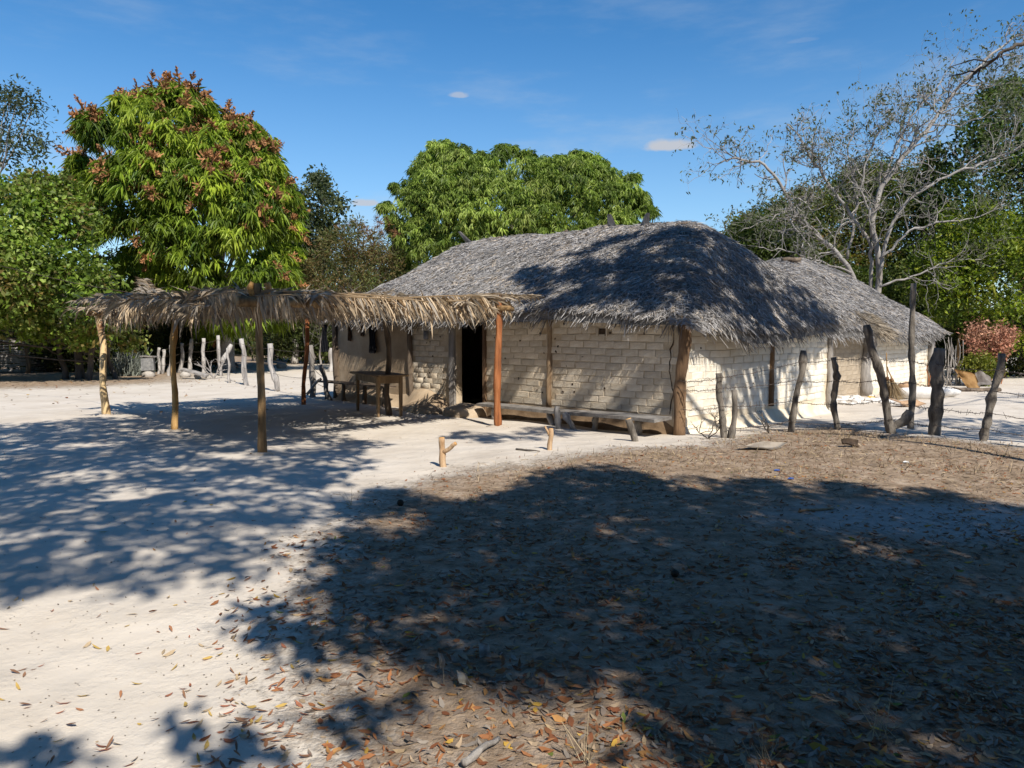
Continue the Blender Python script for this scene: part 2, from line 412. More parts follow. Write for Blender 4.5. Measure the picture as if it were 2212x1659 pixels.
def ground_material():
    m, nt, N, L, b = nodes_mat('sandy_earth')
    tc = N.new('ShaderNodeTexCoord'); P = tc.outputs['Object']
    def noise(s, d=8, r=.65):
        n = N.new('ShaderNodeTexNoise'); n.inputs['Scale'].default_value = s; n.inputs['Detail'].default_value = d; n.inputs['Roughness'].default_value = r
        L.new(P, n.inputs['Vector']); return n.outputs['Fac']
    def ramp(f, stops):
        r = N.new('ShaderNodeValToRGB'); el = r.color_ramp.elements
        el[0].position, el[0].color = stops[0][0], (*stops[0][1], 1); el[1].position, el[1].color = stops[-1][0], (*stops[-1][1], 1)
        for p, c in stops[1:-1]:
            e = el.new(p); e.color = (*c, 1)
        L.new(f, r.inputs['Fac']); return r.outputs['Color']
    def mth(op, a, b_=None, clamp=False):
        n = N.new('ShaderNodeMath'); n.operation = op; n.use_clamp = clamp
        for i, x in enumerate((a, b_)):
            if x is None: continue
            if isinstance(x, (int, float)): n.inputs[i].default_value = x
            else: L.new(x, n.inputs[i])
        return n.outputs[0]
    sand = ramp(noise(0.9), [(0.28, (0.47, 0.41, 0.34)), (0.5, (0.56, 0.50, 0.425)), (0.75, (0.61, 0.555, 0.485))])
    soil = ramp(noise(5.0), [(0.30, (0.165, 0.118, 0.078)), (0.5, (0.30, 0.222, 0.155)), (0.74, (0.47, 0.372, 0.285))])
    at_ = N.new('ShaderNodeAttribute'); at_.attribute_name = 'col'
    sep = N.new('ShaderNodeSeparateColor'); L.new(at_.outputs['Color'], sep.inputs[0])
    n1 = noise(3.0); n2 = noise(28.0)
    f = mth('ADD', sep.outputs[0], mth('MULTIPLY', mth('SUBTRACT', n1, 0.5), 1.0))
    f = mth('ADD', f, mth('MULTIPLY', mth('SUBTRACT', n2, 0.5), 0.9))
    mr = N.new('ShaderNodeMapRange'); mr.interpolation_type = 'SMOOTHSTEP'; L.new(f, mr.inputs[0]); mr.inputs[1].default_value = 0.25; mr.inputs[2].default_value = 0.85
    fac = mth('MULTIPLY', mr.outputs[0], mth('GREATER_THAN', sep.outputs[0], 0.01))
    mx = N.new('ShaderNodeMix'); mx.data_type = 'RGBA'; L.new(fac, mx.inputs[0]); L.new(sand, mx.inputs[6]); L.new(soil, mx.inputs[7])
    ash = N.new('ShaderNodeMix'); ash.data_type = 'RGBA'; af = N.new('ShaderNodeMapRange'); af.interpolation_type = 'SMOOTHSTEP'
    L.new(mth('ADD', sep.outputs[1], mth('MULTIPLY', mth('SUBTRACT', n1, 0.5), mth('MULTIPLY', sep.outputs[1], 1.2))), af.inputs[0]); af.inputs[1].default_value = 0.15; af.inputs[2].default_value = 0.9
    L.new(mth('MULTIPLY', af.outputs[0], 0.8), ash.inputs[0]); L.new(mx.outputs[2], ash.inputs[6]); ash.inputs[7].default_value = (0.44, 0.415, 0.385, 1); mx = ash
    # grains and small specks
    sp = N.new('ShaderNodeTexVoronoi'); sp.inputs['Scale'].default_value = 30; L.new(P, sp.inputs['Vector'])
    spk = N.new('ShaderNodeMapRange'); L.new(sp.outputs['Distance'], spk.inputs[0]); spk.inputs[1].default_value = 0.0; spk.inputs[2].default_value = 0.14; spk.inputs[3].default_value = 0.8; spk.inputs[4].default_value = 1.0
    mm = N.new('ShaderNodeMix'); mm.data_type = 'RGBA'; mm.blend_type = 'MULTIPLY'; mm.inputs[0].default_value = 1.0
    L.new(mx.outputs[2], mm.inputs[6]); L.new(spk.outputs[0], mm.inputs[7])
    L.new(mm.outputs[2], b.inputs['Base Color']); b.inputs['Roughness'].default_value = 0.95; set_spec(b, 0.08)
    bh = mth('ADD', mth('MULTIPLY', noise(2.0, 4, .45), 0.5), mth('ADD', mth('MULTIPLY', noise(16.0), mth('ADD', mth('MULTIPLY', fac, 0.6), 0.05)), mth('MULTIPLY', noise(90.0), mth('ADD', mth('MULTIPLY', fac, 0.22), 0.018))))
    vo = N.new('ShaderNodeTexVoronoi'); vo.feature = 'SMOOTH_F1'; vo.inputs['Scale'].default_value = 3.3; L.new(P, vo.inputs['Vector'])
    bh = mth('ADD', bh, mth('MULTIPLY', vo.outputs['Distance'], mth('MULTIPLY', mth('SUBTRACT', n1, 0.25), 1.7)))
    bp = N.new('ShaderNodeBump'); bp.inputs['Strength'].default_value = 0.8; bp.inputs['Distance'].default_value = 0.06
    L.new(bh, bp.inputs['Height']); L.new(bp.outputs[0], b.inputs['Normal'])
    return m


def build_ground():
    xs = axis(-15, 10, 0.125, 900); ys = axis(1.5, 30, 0.125, 900)
    X, Y = np.meshgrid(xs, ys, indexing='ij'); Z = hgt(X, Y)
    V = np.stack([X, Y, Z], -1).reshape(-1, 3); ny = len(ys)
    i, j = np.meshgrid(np.arange(len(xs) - 1), np.arange(ny - 1), indexing='ij')
    F = np.stack([i * ny + j, (i + 1) * ny + j, (i + 1) * ny + j + 1, i * ny + j + 1], -1).reshape(-1, 4)
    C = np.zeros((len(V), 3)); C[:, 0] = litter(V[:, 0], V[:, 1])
    ac = G(2075, 1122); C[:, 1] = np.clip(1.25 - np.hypot((V[:, 0] - ac[0]) / 2.0, (V[:, 1] - ac[1]) / 0.85), 0, 1)       # a patch of pale cold ash
    C[:, 2] = 0
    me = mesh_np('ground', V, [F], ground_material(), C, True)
    o = bpy.data.objects.new('ground', me); COL.objects.link(o)
    props(o, 'pale sandy yard turning to brown leaf strewn earth on one side', kind='structure')


build_ground()

# ------------------------------------------------------------------ the house: local frame a = along the front wall (leftwards), b = depth
C0 = np.array([2.65, 11.6]); E1 = np.array([-0.702, 0.712]); E1 /= np.linalg.norm(E1); E2 = np.array([-E1[1], E1[0]]) * -1.0
if E2[1] < 0: E2 = -E2
ANG1 = math.atan2(E1[1], E1[0]); ANG2 = math.atan2(E2[1], E2[0])


def HW(a, b, z=0.0):
    a = np.asarray(a, float); b = np.asarray(b, float); z = np.asarray(z, float)
    a, b, z = np.broadcast_arrays(a, b, z)
    return np.stack([C0[0] + a * E1[0] + b * E2[0], C0[1] + a * E1[1] + b * E2[1], z], -1)


def smin(ts, k=11.0):
    ts = np.stack([np.minimum(t, 1.6) for t in ts]); return -np.log(np.exp(-k * ts).sum(0)) / k


class Roof:
    def __init__(s, a0, a1, b0, b1, ridge, ez, rz, pw=0.92):
        s.a0, s.a1, s.b0, s.b1 = a0, a1, b0, b1; s.ridge, s.ez, s.rz, s.pw = ridge, ez, rz, pw   # ridge = (a_lo, a_hi, b_lo, b_hi)
    def z(s, a, b):
        ra0, ra1, rb0, rb1 = s.ridge
        t = smin([(a - s.a0) / (ra0 - s.a0), (s.a1 - a) / (s.a1 - ra1), (b - s.b0) / (rb0 - s.b0), (s.b1 - b) / (s.b1 - rb1), np.ones_like(a) * 1.04])
        t = np.clip(t, -0.05, 1.1)
        tt = np.where(t > 0, np.maximum(t, 1e-6) ** s.pw, t)
        w = 0.035 * np.sin(a * 2.1 + b * 1.3) * np.sin(b * 2.7 - a * .6) + 0.02 * np.sin(a * 5.3 + 1) * np.sin(b * 4.7 + 2)
        return s.ez(a, b) + (s.rz(a, b) - s.ez(a, b)) * tt + w


MAIN = Roof(-0.42, 10.45, -0.28, 6.05, (1.55, 8.0, 2.8, 2.85),
            lambda a, b: 1.93 + 0.10 * np.clip(a / 3, 0, 1) - 0.30 * np.exp(-((a + .3) / 0.8) ** 2) * np.clip(1 - abs(b - 2.0) / 4.2, 0, 1) + 0.0 * b,
            lambda a, b: 3.98 + 0.03 * np.clip(a - 1.5, 0, 7))
ANNEX = Roof(0.62, 6.6, 5.6, 16.55, (3.5, 3.7, 10.9, 13.4),
             lambda a, b: 1.74 + 0.0 * a - 0.16 * np.exp(-((b - 13.2) / 1.6) ** 2),
             lambda a, b: 4.02 + 0.0 * a)


def build_roof(roof, parent, nstraw, seed, step=0.14):
    rng = np.random.default_rng(seed)
    na = int((roof.a1 - roof.a0) / step) + 1; nb = int((roof.b1 - roof.b0) / step) + 1
    A, B = np.meshgrid(np.linspace(roof.a0, roof.a1, na), np.linspace(roof.b0, roof.b1, nb), indexing='ij')
    # round the corners of the plan and let the eave run unevenly
    ca, cb = (roof.a0 + roof.a1) / 2, (roof.b0 + roof.b1) / 2
    x = (A - ca) / ((roof.a1 - roof.a0) / 2); y = (B - cb) / ((roof.b1 - roof.b0) / 2)
    rr = np.clip(np.abs(x) * np.abs(y), 0, 1) ** 6 * 0.06
    A2 = ca + (A - ca) * (1 - rr); B2 = cb + (B - cb) * (1 - rr)
    Z = roof.z(A2, B2)
    top = HW(A2, B2, Z).reshape(-1, 3); bot = HW(A2, B2, Z - 0.17).reshape(-1, 3); n = len(top)
    i, j = np.meshgrid(np.arange(na - 1), np.arange(nb - 1), indexing='ij')
    F = np.stack([i * nb + j, (i + 1) * nb + j, (i + 1) * nb + j + 1, i * nb + j + 1], -1).reshape(-1, 4)
    per = [k * nb for k in range(na)] + [(na - 1) * nb + k for k in range(1, nb)] + [k * nb + nb - 1 for k in range(na - 2, -1, -1)] + [k for k in range(nb - 2, 0, -1)]
    per = np.array(per); S = np.stack([per, np.roll(per, -1), np.roll(per, -1) + n, per + n], -1)
    ro = put('roof', np.vstack([top, bot]), [F, F[:, ::-1] + n, S], M['thatch_base'], parent, smooth=True)
    # straws
    def grad(a, b, e=0.03):
        return (roof.z(a + e, b) - roof.z(a - e, b)) / (2 * e), (roof.z(a, b + e) - roof.z(a, b - e)) / (2 * e)
    a = rng.uniform(roof.a0 + .02, roof.a1 - .02, nstraw); b = rng.uniform(roof.b0 + .02, roof.b1 - .02, nstraw)
    # few straws are needed on the slopes that face away
    ga, gb = grad(a, b)
    nrm = np.stack([-ga, -gb, np.ones_like(ga)], -1); nrm /= np.linalg.norm(nrm, axis=1, keepdims=True)
    wn = nrm[:, :1] * np.append(E1, 0) + nrm[:, 1:2] * np.append(E2, 0) + nrm[:, 2:] * np.array([0, 0, 1.0])
    P = HW(a, b, roof.z(a, b))
    vis = ((np.array([0, 0, CAMH]) - P) * wn).sum(1) > -2.0
    keep = vis | (rng.random(nstraw) < 0.25)
    P, wn = P[keep], wn[keep]; n = len(P)
    dn = np.array([0, 0, -1.0]) + wn * wn[:, 2:]; l = np.linalg.norm(dn, axis=1, keepdims=True); dn = np.where(l > .05, dn / np.maximum(l, 1e-6), rng.standard_normal((n, 3)) * (1, 1, 0) * .7)
    sd = np.cross(wn, dn)
    th = rng.normal(0, 0.85, n)[:, None]
    D = dn * np.cos(th) + sd * np.sin(th) + wn * rng.normal(0.08, 0.08, n)[:, None]
    D /= np.linalg.norm(D, axis=1, keepdims=True)
    Ln = rng.uniform(0.05, 0.19, n); Wd = rng.uniform(0.008, 0.022, n)
    P = P + wn * rng.uniform(-0.01, 0.04, n)[:, None]
    g = np.clip(rng.normal(0.33, 0.075, n), 0.10, 0.55)
    pq = np.sin(P[:, 0] * 1.9 + 1.5 * np.sin(P[:, 1] * 1.3)) * np.sin(P[:, 1] * 2.1 + P[:, 2] * 2.6) + .6 * np.sin(P[:, 0] * 5.1 + P[:, 2] * 7) * np.sin(P[:, 1] * 4.3)
    g = np.clip(g * (1 + .16 * pq), .08, .6)
    warm = rng.random(n) < 0.12 + .16 * np.clip(pq, 0, 1)
    Cc = np.stack([g * 1.03, g * 0.99, g * 0.965], -1); Cc[warm] *= (1.12, 0.98, 0.80)
    # eave fringe: bundles of longer straws that hang over the edge
    nf = int(per.size * step / 0.0075)
    s = rng.uniform(0, per.size, nf); k = s.astype(int) % per.size; fr = (s - s.astype(int))[:, None]
    e0, e1 = top[per[k]], top[np.roll(per, -1)[k]]
    Pe = e0 * (1 - fr) + e1 * fr
    cen = HW(ca, cb, 0)
    tn = e1 - e0; tn /= np.maximum(np.linalg.norm(tn, axis=1, keepdims=True), 1e-6)
    outw = np.cross(tn, [0, 0, 1.0]); sg = np.sign(((Pe - cen) * outw).sum(1)); outw *= sg[:, None]
    clump = np.sin(s * 0.9) * 0.5 + np.sin(s * 2.3 + 1) * 0.3 + np.sin(s * 5.1) * .25
    Pe = Pe - outw * rng.uniform(0.0, 0.18, nf)[:, None]; Pe[:, 2] += rng.uniform(-0.16, 0.07, nf)
    De = outw * rng.uniform(0.15, 0.9, nf)[:, None] + np.array([0, 0, -1.0]) * rng.uniform(0.5, 1.1, nf)[:, None] + tn * rng.normal(0, 0.22, nf)[:, None]
    De /= np.linalg.norm(De, axis=1, keepdims=True)
    Le = np.clip(rng.uniform(0.10, 0.27, nf) * (1 + 0.45 * clump), .07, .5); We = rng.uniform(0.010, 0.026, nf)
    ge = np.clip(rng.normal(0.27, 0.11, nf), 0.06, 0.55); Ce = np.stack([ge * 1.03, ge * .99, ge * .96], -1)
    V, Fs, CC = blades(np.vstack([P, Pe]), np.vstack([D, De]), np.concatenate([Ln, Le]), np.concatenate([Wd, We]), np.vstack([Cc, Ce]), rng)
    put('thatch_straw', V, Fs, M['thatch'], ro, CC, kind='stuff')
    return ro


def blades(P, D, Ln, Wd, C, rng, taper=0.35, droop=0.0, sidehint=None):
    """thin strips: base, mid (bent) and tip"""
    n = len(P); R = rng.standard_normal((n, 3)) if sidehint is None else sidehint + .3 * rng.standard_normal((n, 3))
    S = np.cross(D, R); S /= np.maximum(np.linalg.norm(S, axis=1, keepdims=True), 1e-6)
    S = S * (Wd / 2)[:, None]
    T = P + D * Ln[:, None]; T[:, 2] -= droop * Ln
    V = np.stack([P - S, P + S, T + S * taper, T - S * taper], 1).reshape(-1, 3)
    k = np.arange(n)[:, None] * 4
    return V, [k + np.array([[0, 1, 2, 3]])], np.repeat(C, 4, axis=0)


def wob_path(p0, p1, n, amp, rng):
    p0, p1 = np.asarray(p0, float), np.asarray(p1, float); t = np.linspace(0, 1, n)[:, None]
    L = np.linalg.norm(p1 - p0); ax = (p1 - p0) / max(L, 1e-6)
    s1 = np.cross(ax, [0.3, 0.8, 0.2]); s1 /= np.linalg.norm(s1); s2 = np.cross(ax, s1)
    ph = rng.uniform(0, 6.28, 4)
    w = amp * (np.sin(t * 4.3 + ph[0]) + .6 * np.sin(t * 9.1 + ph[1])) * s1 + amp * (np.sin(t * 5.1 + ph[2]) + .5 * np.sin(t * 8.3 + ph[3])) * s2
    fade = np.minimum(1, np.minimum(t, 1 - t) * 4)
    return p0 + (p1 - p0) * t + w * fade


def pole(mb, p0, p1, r0, r1, rng, n=11, k=10, amp=0.02, jit=0.07, knots=2, flare=0.15):
    P = wob_path(p0, p1, n, amp, rng); t = np.linspace(0, 1, n)
    R = r0 + (r1 - r0) * t; R *= 1 + 0.06 * rng.standard_normal(n); R *= 1 + flare * np.exp(-t * 12)
    for _ in range(knots): R[rng.integers(1, n - 1)] *= rng.uniform(1.08, 1.28)
    return mb.tube(P, R, k, True, jit, rng)


def brick_mesh(name, L, D, Hh, mat, seed):
    """an uneven, worn block: box with an inset, slightly domed face"""
    rng = np.random.default_rng(seed); b = 0.008
    x = np.array([-L / 2, -L / 2 + b, L / 2 - b, L / 2]); z = np.array([-Hh / 2, -Hh / 2 + b, Hh / 2 - b, Hh / 2])
    V = []
    for i in range(4):
        for j in range(4):
            edge = (i in (0, 3)) or (j in (0, 3))
            V.append([x[i] + rng.normal(0, .004), (-D if not edge else -D + 0.0045) + rng.normal(0, .0014), z[j] + rng.normal(0, .004)])
    F = [[i * 4 + j, (i + 1) * 4 + j, (i + 1) * 4 + j + 1, i * 4 + j + 1] for i in range(3) for j in range(3)]
    ring = [0, 4, 8, 12, 13, 14, 15, 11, 7, 3, 2, 1]; base = len(V)
    for r in ring: V.append([V[r][0], 0.0, V[r][2]])
    for k in range(12): F.append([ring[(k + 1) % 12], ring[k], base + k, base + (k + 1) % 12])
    return mesh_np(name, np.array(V), [np.array(F)], mat, None, False)


def wall_bricks(wall, start, dirv, outv, length, z0, zt, mat, seed, skip=None, L=0.335, Hh=0.118, budget=None, depth=0.007):
    """courses of blocks on a wall face; the nearest ones become objects of their own, the others one joined mesh"""
    rng = np.random.default_rng(seed)
    ang = math.atan2(dirv[1], dirv[0])
    # the mesh's -Y must face outwards
    outl = np.array([math.sin(ang), -math.cos(ang)]); flip = np.dot(outl, outv) < 0
    ang2 = ang + math.pi if flip else ang
    meshes = [brick_mesh('brick', L - 0.008 - 0.003 * (q % 3), depth + 0.002 * (q % 4), Hh - 0.006 - 0.003 * (q % 2), mat, seed * 10 + q) for q in range(7)]
    spots = []
    row = 0; z = z0 + Hh / 2
    while z < zt(0.0) + 0.4:
        off = (row % 2) * L / 2 + rng.uniform(-.04, .04); s = off - L
        while s < length + L:
            if s - L / 2 > 0.02 and s + L / 2 < length - 0.02 and z + Hh / 2 < zt(s) and not (skip and skip(s, z)):
                spots.append((s, z + rng.normal(0, .003) + 0.012 * math.sin(s * 1.3 + row * .5)))
            s += L + rng.uniform(-.012, .012)
        z += Hh + rng.uniform(-.003, .003); row += 1
    pts = np.array([[start[0] + dirv[0] * s, start[1] + dirv[1] * s, z] for s, z in spots])
    order = np.argsort(np.linalg.norm(pts - [0, 0, CAMH], axis=1))
    n_own = len(spots) if budget is None else min(budget, len(spots))
    rest = MB()
    for q, i in enumerate(order):
        me = meshes[rng.integers(0, 7)]; p = pts[i]; tilt = rng.normal(0, .012)
        if q < n_own:
            o = bpy.data.objects.new('brick', me); COL.objects.link(o); o.parent = wall
            o.location = tuple(p - wloc(wall)); o.rotation_euler = (0, tilt, ang2 + rng.normal(0, .006))
        else:
            V = np.zeros(len(me.vertices) * 3, np.float32); me.vertices.foreach_get('co', V); V = V.reshape(-1, 3)
            R = np.array(Matrix.Rotation(ang2, 3, 'Z') @ Matrix.Rotation(tilt, 3, 'Y'))
            F = np.array([list(f.vertices) for f in me.polygons])
            rest.add(V @ R.T + p, [F])
    if rest.n: rest.build('brick_courses', mat, wall, True, kind='stuff')


def wall_box(mb, a0, a1, b0, b1, z0, z1):
    """an upright slab in house coordinates (z1 may be a pair: heights at the two ends along its longer side)"""
    c = [(a0, b0), (a1, b0), (a1, b1), (a0, b1)]
    V = np.array([HW(a, b, z0) for a, b in c] + [HW(a, b, z1) for a, b in c])
    mb.add(V, [[[0, 1, 2, 3], [4, 7, 6, 5], [0, 4, 5, 1], [1, 5, 6, 2], [2, 6, 7, 3], [3, 7, 4, 0]]])


DOOR0, DOOR1 = 4.58, 5.44
house = thing('mud_brick_house', HW(5, 2.8, 0), 'long whitewashed mud brick house under a grey thatched hip roof with one dark doorway', 'house')
rngH = np.random.default_rng(5)
mb = MB()
wall_box(mb, 0.0, DOOR0, 0.0, 0.16, -0.1, 1.96); wall_box(mb, DOOR1, 10.1, 0.0, 0.16, -0.1, 1.96); wall_box(mb, DOOR0, DOOR1, 0.003, 0.157, 1.86, 1.96)
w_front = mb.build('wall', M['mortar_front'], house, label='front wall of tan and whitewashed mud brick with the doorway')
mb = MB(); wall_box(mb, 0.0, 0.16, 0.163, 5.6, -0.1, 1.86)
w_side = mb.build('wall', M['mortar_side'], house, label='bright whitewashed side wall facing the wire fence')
mb = MB(); wall_box(mb, 0.163, 10.1, 5.44, 5.6, -0.1, 1.86); mb.build('wall', M['plaster'], house)
mb = MB(); wall_box(mb, 9.94, 10.1, 0.163, 5.437, -0.1, 1.9); mb.build('wall', M['plaster'], house)
mb = MB(); wall_box(mb, 0.2, 9.9, 2.7, 2.8, -0.1, 2.6); mb.build('inner_wall', M['dark_wood'], house)


def front_skip(s, z):
    if DOOR0 - 0.16 < s < DOOR1 + 0.36: return True
    if 2.66 < s < 2.92: return True
    if abs(s - 1.56) < 0.22 and abs(z - 1.66) < 0.085: return True
    if s > 6.95: return True
    return False


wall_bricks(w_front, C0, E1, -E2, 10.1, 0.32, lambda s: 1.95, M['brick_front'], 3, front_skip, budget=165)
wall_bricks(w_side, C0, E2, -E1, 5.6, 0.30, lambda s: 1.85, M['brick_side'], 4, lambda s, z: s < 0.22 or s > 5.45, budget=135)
# plastered left end of the front wall, a thin uneven coat
mb = MB()
ss = np.linspace(7.05, 10.09, 24); zz = np.linspace(0.0, 2.1, 16); S_, Z_ = np.meshgrid(ss, zz, indexing='ij')
bb = -0.022 - 0.008 * np.sin(S_ * 4 + Z_ * 3) * np.sin(Z_ * 5 + 1); V = HW(S_, bb, Z_).reshape(-1, 3)
i, j = np.meshgrid(np.arange(23), np.arange(15), indexing='ij'); mb.add(V, [np.stack([i * 16 + j, (i + 1) * 16 + j, (i + 1) * 16 + j + 1, i * 16 + j + 1], -1).reshape(-1, 4)])
mb.build('plaster_coat', M['plaster'], house, True)


def house_pole(name, a, b, z0, z1, r, mat, lean=(0, 0), seed=1, label=None, parent=house, amp=0.012, k=10, **kk):
    rng = np.random.default_rng(seed); mb = MB()
    pole(mb, HW(a, b, z0), HW(a + lean[0], b + lean[1], z1), r, r * .9, rng, amp=amp, k=k, **kk)
    return mb.build(name, mat, parent, True, label=label)


house_pole('corner_post', -0.02, -0.04, -0.05, 1.90, 0.092, M['brown_wood'], (-.04, 0.02), 11, 'thick brown post at the near house corner', amp=0.03, jit=0.05)
house_pole('wall_post', 2.79, -0.005, 0.3, 1.95, 0.055, M['wall_post'], (0.0, 0), 12, amp=0.012)
house_pole('wall_post', 6.97, -0.02, 0.1, 2.1, 0.06, M['dark_wood'], (0.02, 0), 13, amp=0.02)
house_pole('wall_post', 10.08, -0.05, 0.0, 2.1, 0.075, M['dark_wood'], (0, 0), 14)
house_pole('wall_post', -0.03, 3.0, 0.3, 2.0, 0.05, M['brown_wood'], (0, 0), 15)
house_pole('wall_post', -0.04, 5.58, 0.1, 2.0, 0.07, M['grey_wood'], (0, 0.02), 16, amp=0.02)
for a_, nm in ((DOOR1 + 0.09, 'door_post'), (DOOR0 - 0.05, 'door_post')):
    mb = MB(); w = 0.17 if a_ > 5 else 0.07
    mb.box(HW(a_, -0.012, 0.95), w, 0.09, 2.0, ANG1, jit=0.004, rng=rngH); mb.build(nm, M['grey_wood'] if a_ > 5 else M['brown_wood'], house)
mb = MB(); mb.box(HW((DOOR0 + DOOR1) / 2, 0.02, 1.94), 1.1, 0.1, 0.09, ANG1); mb.build('lintel', M['dark_wood'], house)
# small square vent hole: a flat dark box that paints the shade inside it
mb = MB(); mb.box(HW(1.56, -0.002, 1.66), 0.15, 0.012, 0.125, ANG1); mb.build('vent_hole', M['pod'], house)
for a_ in (1.46, 1.66):
    mb = MB(); mb.box(HW(a_, -0.012, 1.66), 0.03, 0.03, 0.13, ANG1); mb.build('vent_jamb', M['brick_front'], house)
# knocked-out brick corners and the crack beside the corner post
rq = np.random.default_rng(66); mb = MB()
for _ in range(46):
    a_, z_ = rq.uniform(.25, 6.8), rq.uniform(.5, 1.9)
    if 4.4 < a_ < 5.8: continue
    mb.box(HW(a_, -0.008, z_), rq.uniform(.012, .05), .012, rq.uniform(.012, .035), ANG1, ('Y', rq.uniform(-.5, .5)), jit=.004, rng=rq)
for _ in range(16): mb.box(HW(-0.008, rq.uniform(.4, 5.2), rq.uniform(.5, 1.8)), .012, rq.uniform(.012, .04), rq.uniform(.012, .03), ANG1, jit=.004, rng=rq)
mb.build('chipped_joints', M['pod'], house, kind='stuff')
zz = np.linspace(.35, 1.8, 22); P = HW(.17 + .025 * np.sin(zz * 7) + rq.normal(0, .012, 22), -.012, zz); mb = MB(); mb.tube(P, rq.uniform(.004, .011, 22), 5, True); mb.build('crack', M['pod'], house)
# mud footing along both walls, and the earth step at the door
mb = MB(); rg = np.random.default_rng(21)
def footing(p_fn, s0, s1, seed, sc):
    """a smooth uneven skirt of washed-down mud along the foot of a wall"""
    r = np.random.default_rng(seed); n = int((s1 - s0) / .12); ss = np.linspace(s0, s1, n); ph = r.uniform(0, 6, 4); V = []
    prof = [(0.0, .36), (.035, .34), (.08, .27), (.13, .18), (.20, .10), (.30, .04), (.46, -.03)]
    for s_ in ss:
        k = sc(s_); fade = min(1.0, .15 + (s_ - s0) / .35, .15 + (s1 - s_) / .35); w = 1 + .25 * math.sin(s_ * 2.1 + ph[0]) + .15 * math.sin(s_ * 5.7 + ph[1])
        for d, z in prof: V.append(p_fn(s_, d * k[0] * w * fade, z * k[1] * (.4 + .6 * fade) * (1 + .12 * math.sin(s_ * 3.3 + d * 9 + ph[2])) if z > 0 else z))
    m = len(prof); i, j = np.meshgrid(np.arange(n - 1), np.arange(m - 1), indexing='ij'); F = np.stack([i * m + j, (i + 1) * m + j, (i + 1) * m + j + 1, i * m + j + 1], -1).reshape(-1, 4)
    return np.array(V), F


for (fn, s0, s1, seed, sc, m_) in ((lambda q, d, z: HW(q, -d, z), .12, 4.5, 1, lambda q: (.5, .75), 'mud_bench_shade'), (lambda q, d, z: HW(q, -d, z), 5.65, 10.1, 2, lambda q: (.8 + .8 * math.exp(-((q - 6.5) / .6) ** 2), .8 + .3 * math.exp(-((q - 6.5) / .6) ** 2)), 'plaster'), (lambda q, d, z: HW(-d, q, z), .05, 5.7, 3, lambda q: (.5, .6), 'mortar_side')):
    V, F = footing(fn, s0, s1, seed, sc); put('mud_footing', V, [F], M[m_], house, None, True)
mb = MB()
mb.blob(HW(4.85, -0.30, 0.0), 0.52, 0.40, 0.24, rg, 0.10, ang=ANG1, nu=18, nv=10); mb.blob(HW(5.85, -0.5, -0.06), 0.55, 0.36, 0.22, rg, 0.14, ang=ANG1, nu=18, nv=10)
mb.blob(HW(5.1, 0.05, 0.04), 0.55, 0.22, 0.16, rg, 0.05, ang=ANG1)
mb.build('door_step', M['mud'], house, True, label='lumpy pale earth step below the dark doorway')

r_main = build_roof(MAIN, house, 190000, 31)
# pieces lying on the ridge: palm sheaths and stick ends
rg = np.random.default_rng(8)
for (a_, ln, kind) in ((1.75, .22, 0), (2.6, .3, 1), (3.4, .34, 1), (4.1, .18, 0), (4.9, .2, 0), (5.6, .25, 0), (6.5, .3, 0), (7.3, .42, 0), (7.9, .4, 1)):
    b_ = 2.62 + rg.uniform(-.15, .1); z_ = float(MAIN.z(np.array([a_]), np.array([b_]))[0]); mb = MB()
    p = HW(a_, b_, z_ - 0.02)
    if kind == 0:
        q = p + np.append(E1, 0) * ln * rg.choice([-1, 1]) + np.array([0, 0, rg.uniform(.0, .07)]); mb.tube(wob_path(p, q, 6, .015, rg), np.linspace(.075, .05, 6), 8, True, .08, rg)
        mb.build('ridge_stick', M['dark_wood'], r_main, True)
    else:
        nv = 6; t = np.linspace(0, 1, nv); V = []
        dirw = np.append(E1, 0) * rg.uniform(-.5, .5) + np.array([0, 0, .55]) - np.append(E2, 0) * .3
        for tt in t:
            c = p + dirw * ln * 1.5 * tt; w = .12 * (1 - .6 * tt)
            V += [c - np.append(E1, 0) * w, c - np.append(E2, 0) * .03, c + np.append(E1, 0) * w]
        F = [[r * 3 + q, r * 3 + q + 1, r * 3 + q + 4, r * 3 + q + 3] for r in range(nv - 1) for q in range(2)]
        V = np.array(V); mb.add(V, [F]); mb.add(V + np.append(E2, 0) * .012, [np.array(F)[:, ::-1]])
        mb.build('palm_sheath', M['white_wood'], r_main, True)

# ------------------------------------------------------------------ the annex behind
annex = thing('thatched_annex', HW(3.6, 11, 0), 'lower thatched annex with a bare mud panel behind the main house', 'house')
mb = MB(); wall_box(mb, 1.1, 1.26, 5.7, 10.6, -0.1, 2.05); a_mud = mb.build('wall', M['brick_mud'], annex, label='unpainted brown mud brick panel of the annex')
mb = MB(); wall_box(mb, 1.1, 1.26, 10.603, 16.1, -0.1, 2.0); a_white = mb.build('wall', M['mortar_side'], annex, label='sunlit whitewashed wall of the annex')
mb = MB(); wall_box(mb, 1.263, 6.2, 15.94, 16.1, -0.1, 2.0); mb.build('wall', M['plaster'], annex)
mb = MB(); wall_box(mb, 6.04, 6.2, 5.7, 15.937, -0.1, 2.0); mb.build('wall', M['plaster'], annex)
S0 = HW(1.1, 5.7)[:2]; wall_bricks(a_mud, S0, E2, -E1, 4.9, 0.1, lambda s: 1.9, M['brick_mud'], 6, lambda s, z: s < 2.3, budget=120)
S1 = HW(1.1, 10.603)[:2]; wall_bricks(a_white, S1, E2, -E1, 5.5, 0.12, lambda s: 1.85, M['brick_side'], 7, None, budget=180, depth=0.007)
house_pole('corner_post', 1.02, 10.55, 0.0, 1.98, 0.16, M['grey_wood'], (-.05, .12), 41, 'gnarled grey post between the mud panel and the white wall', annex, amp=0.05, jit=0.08)
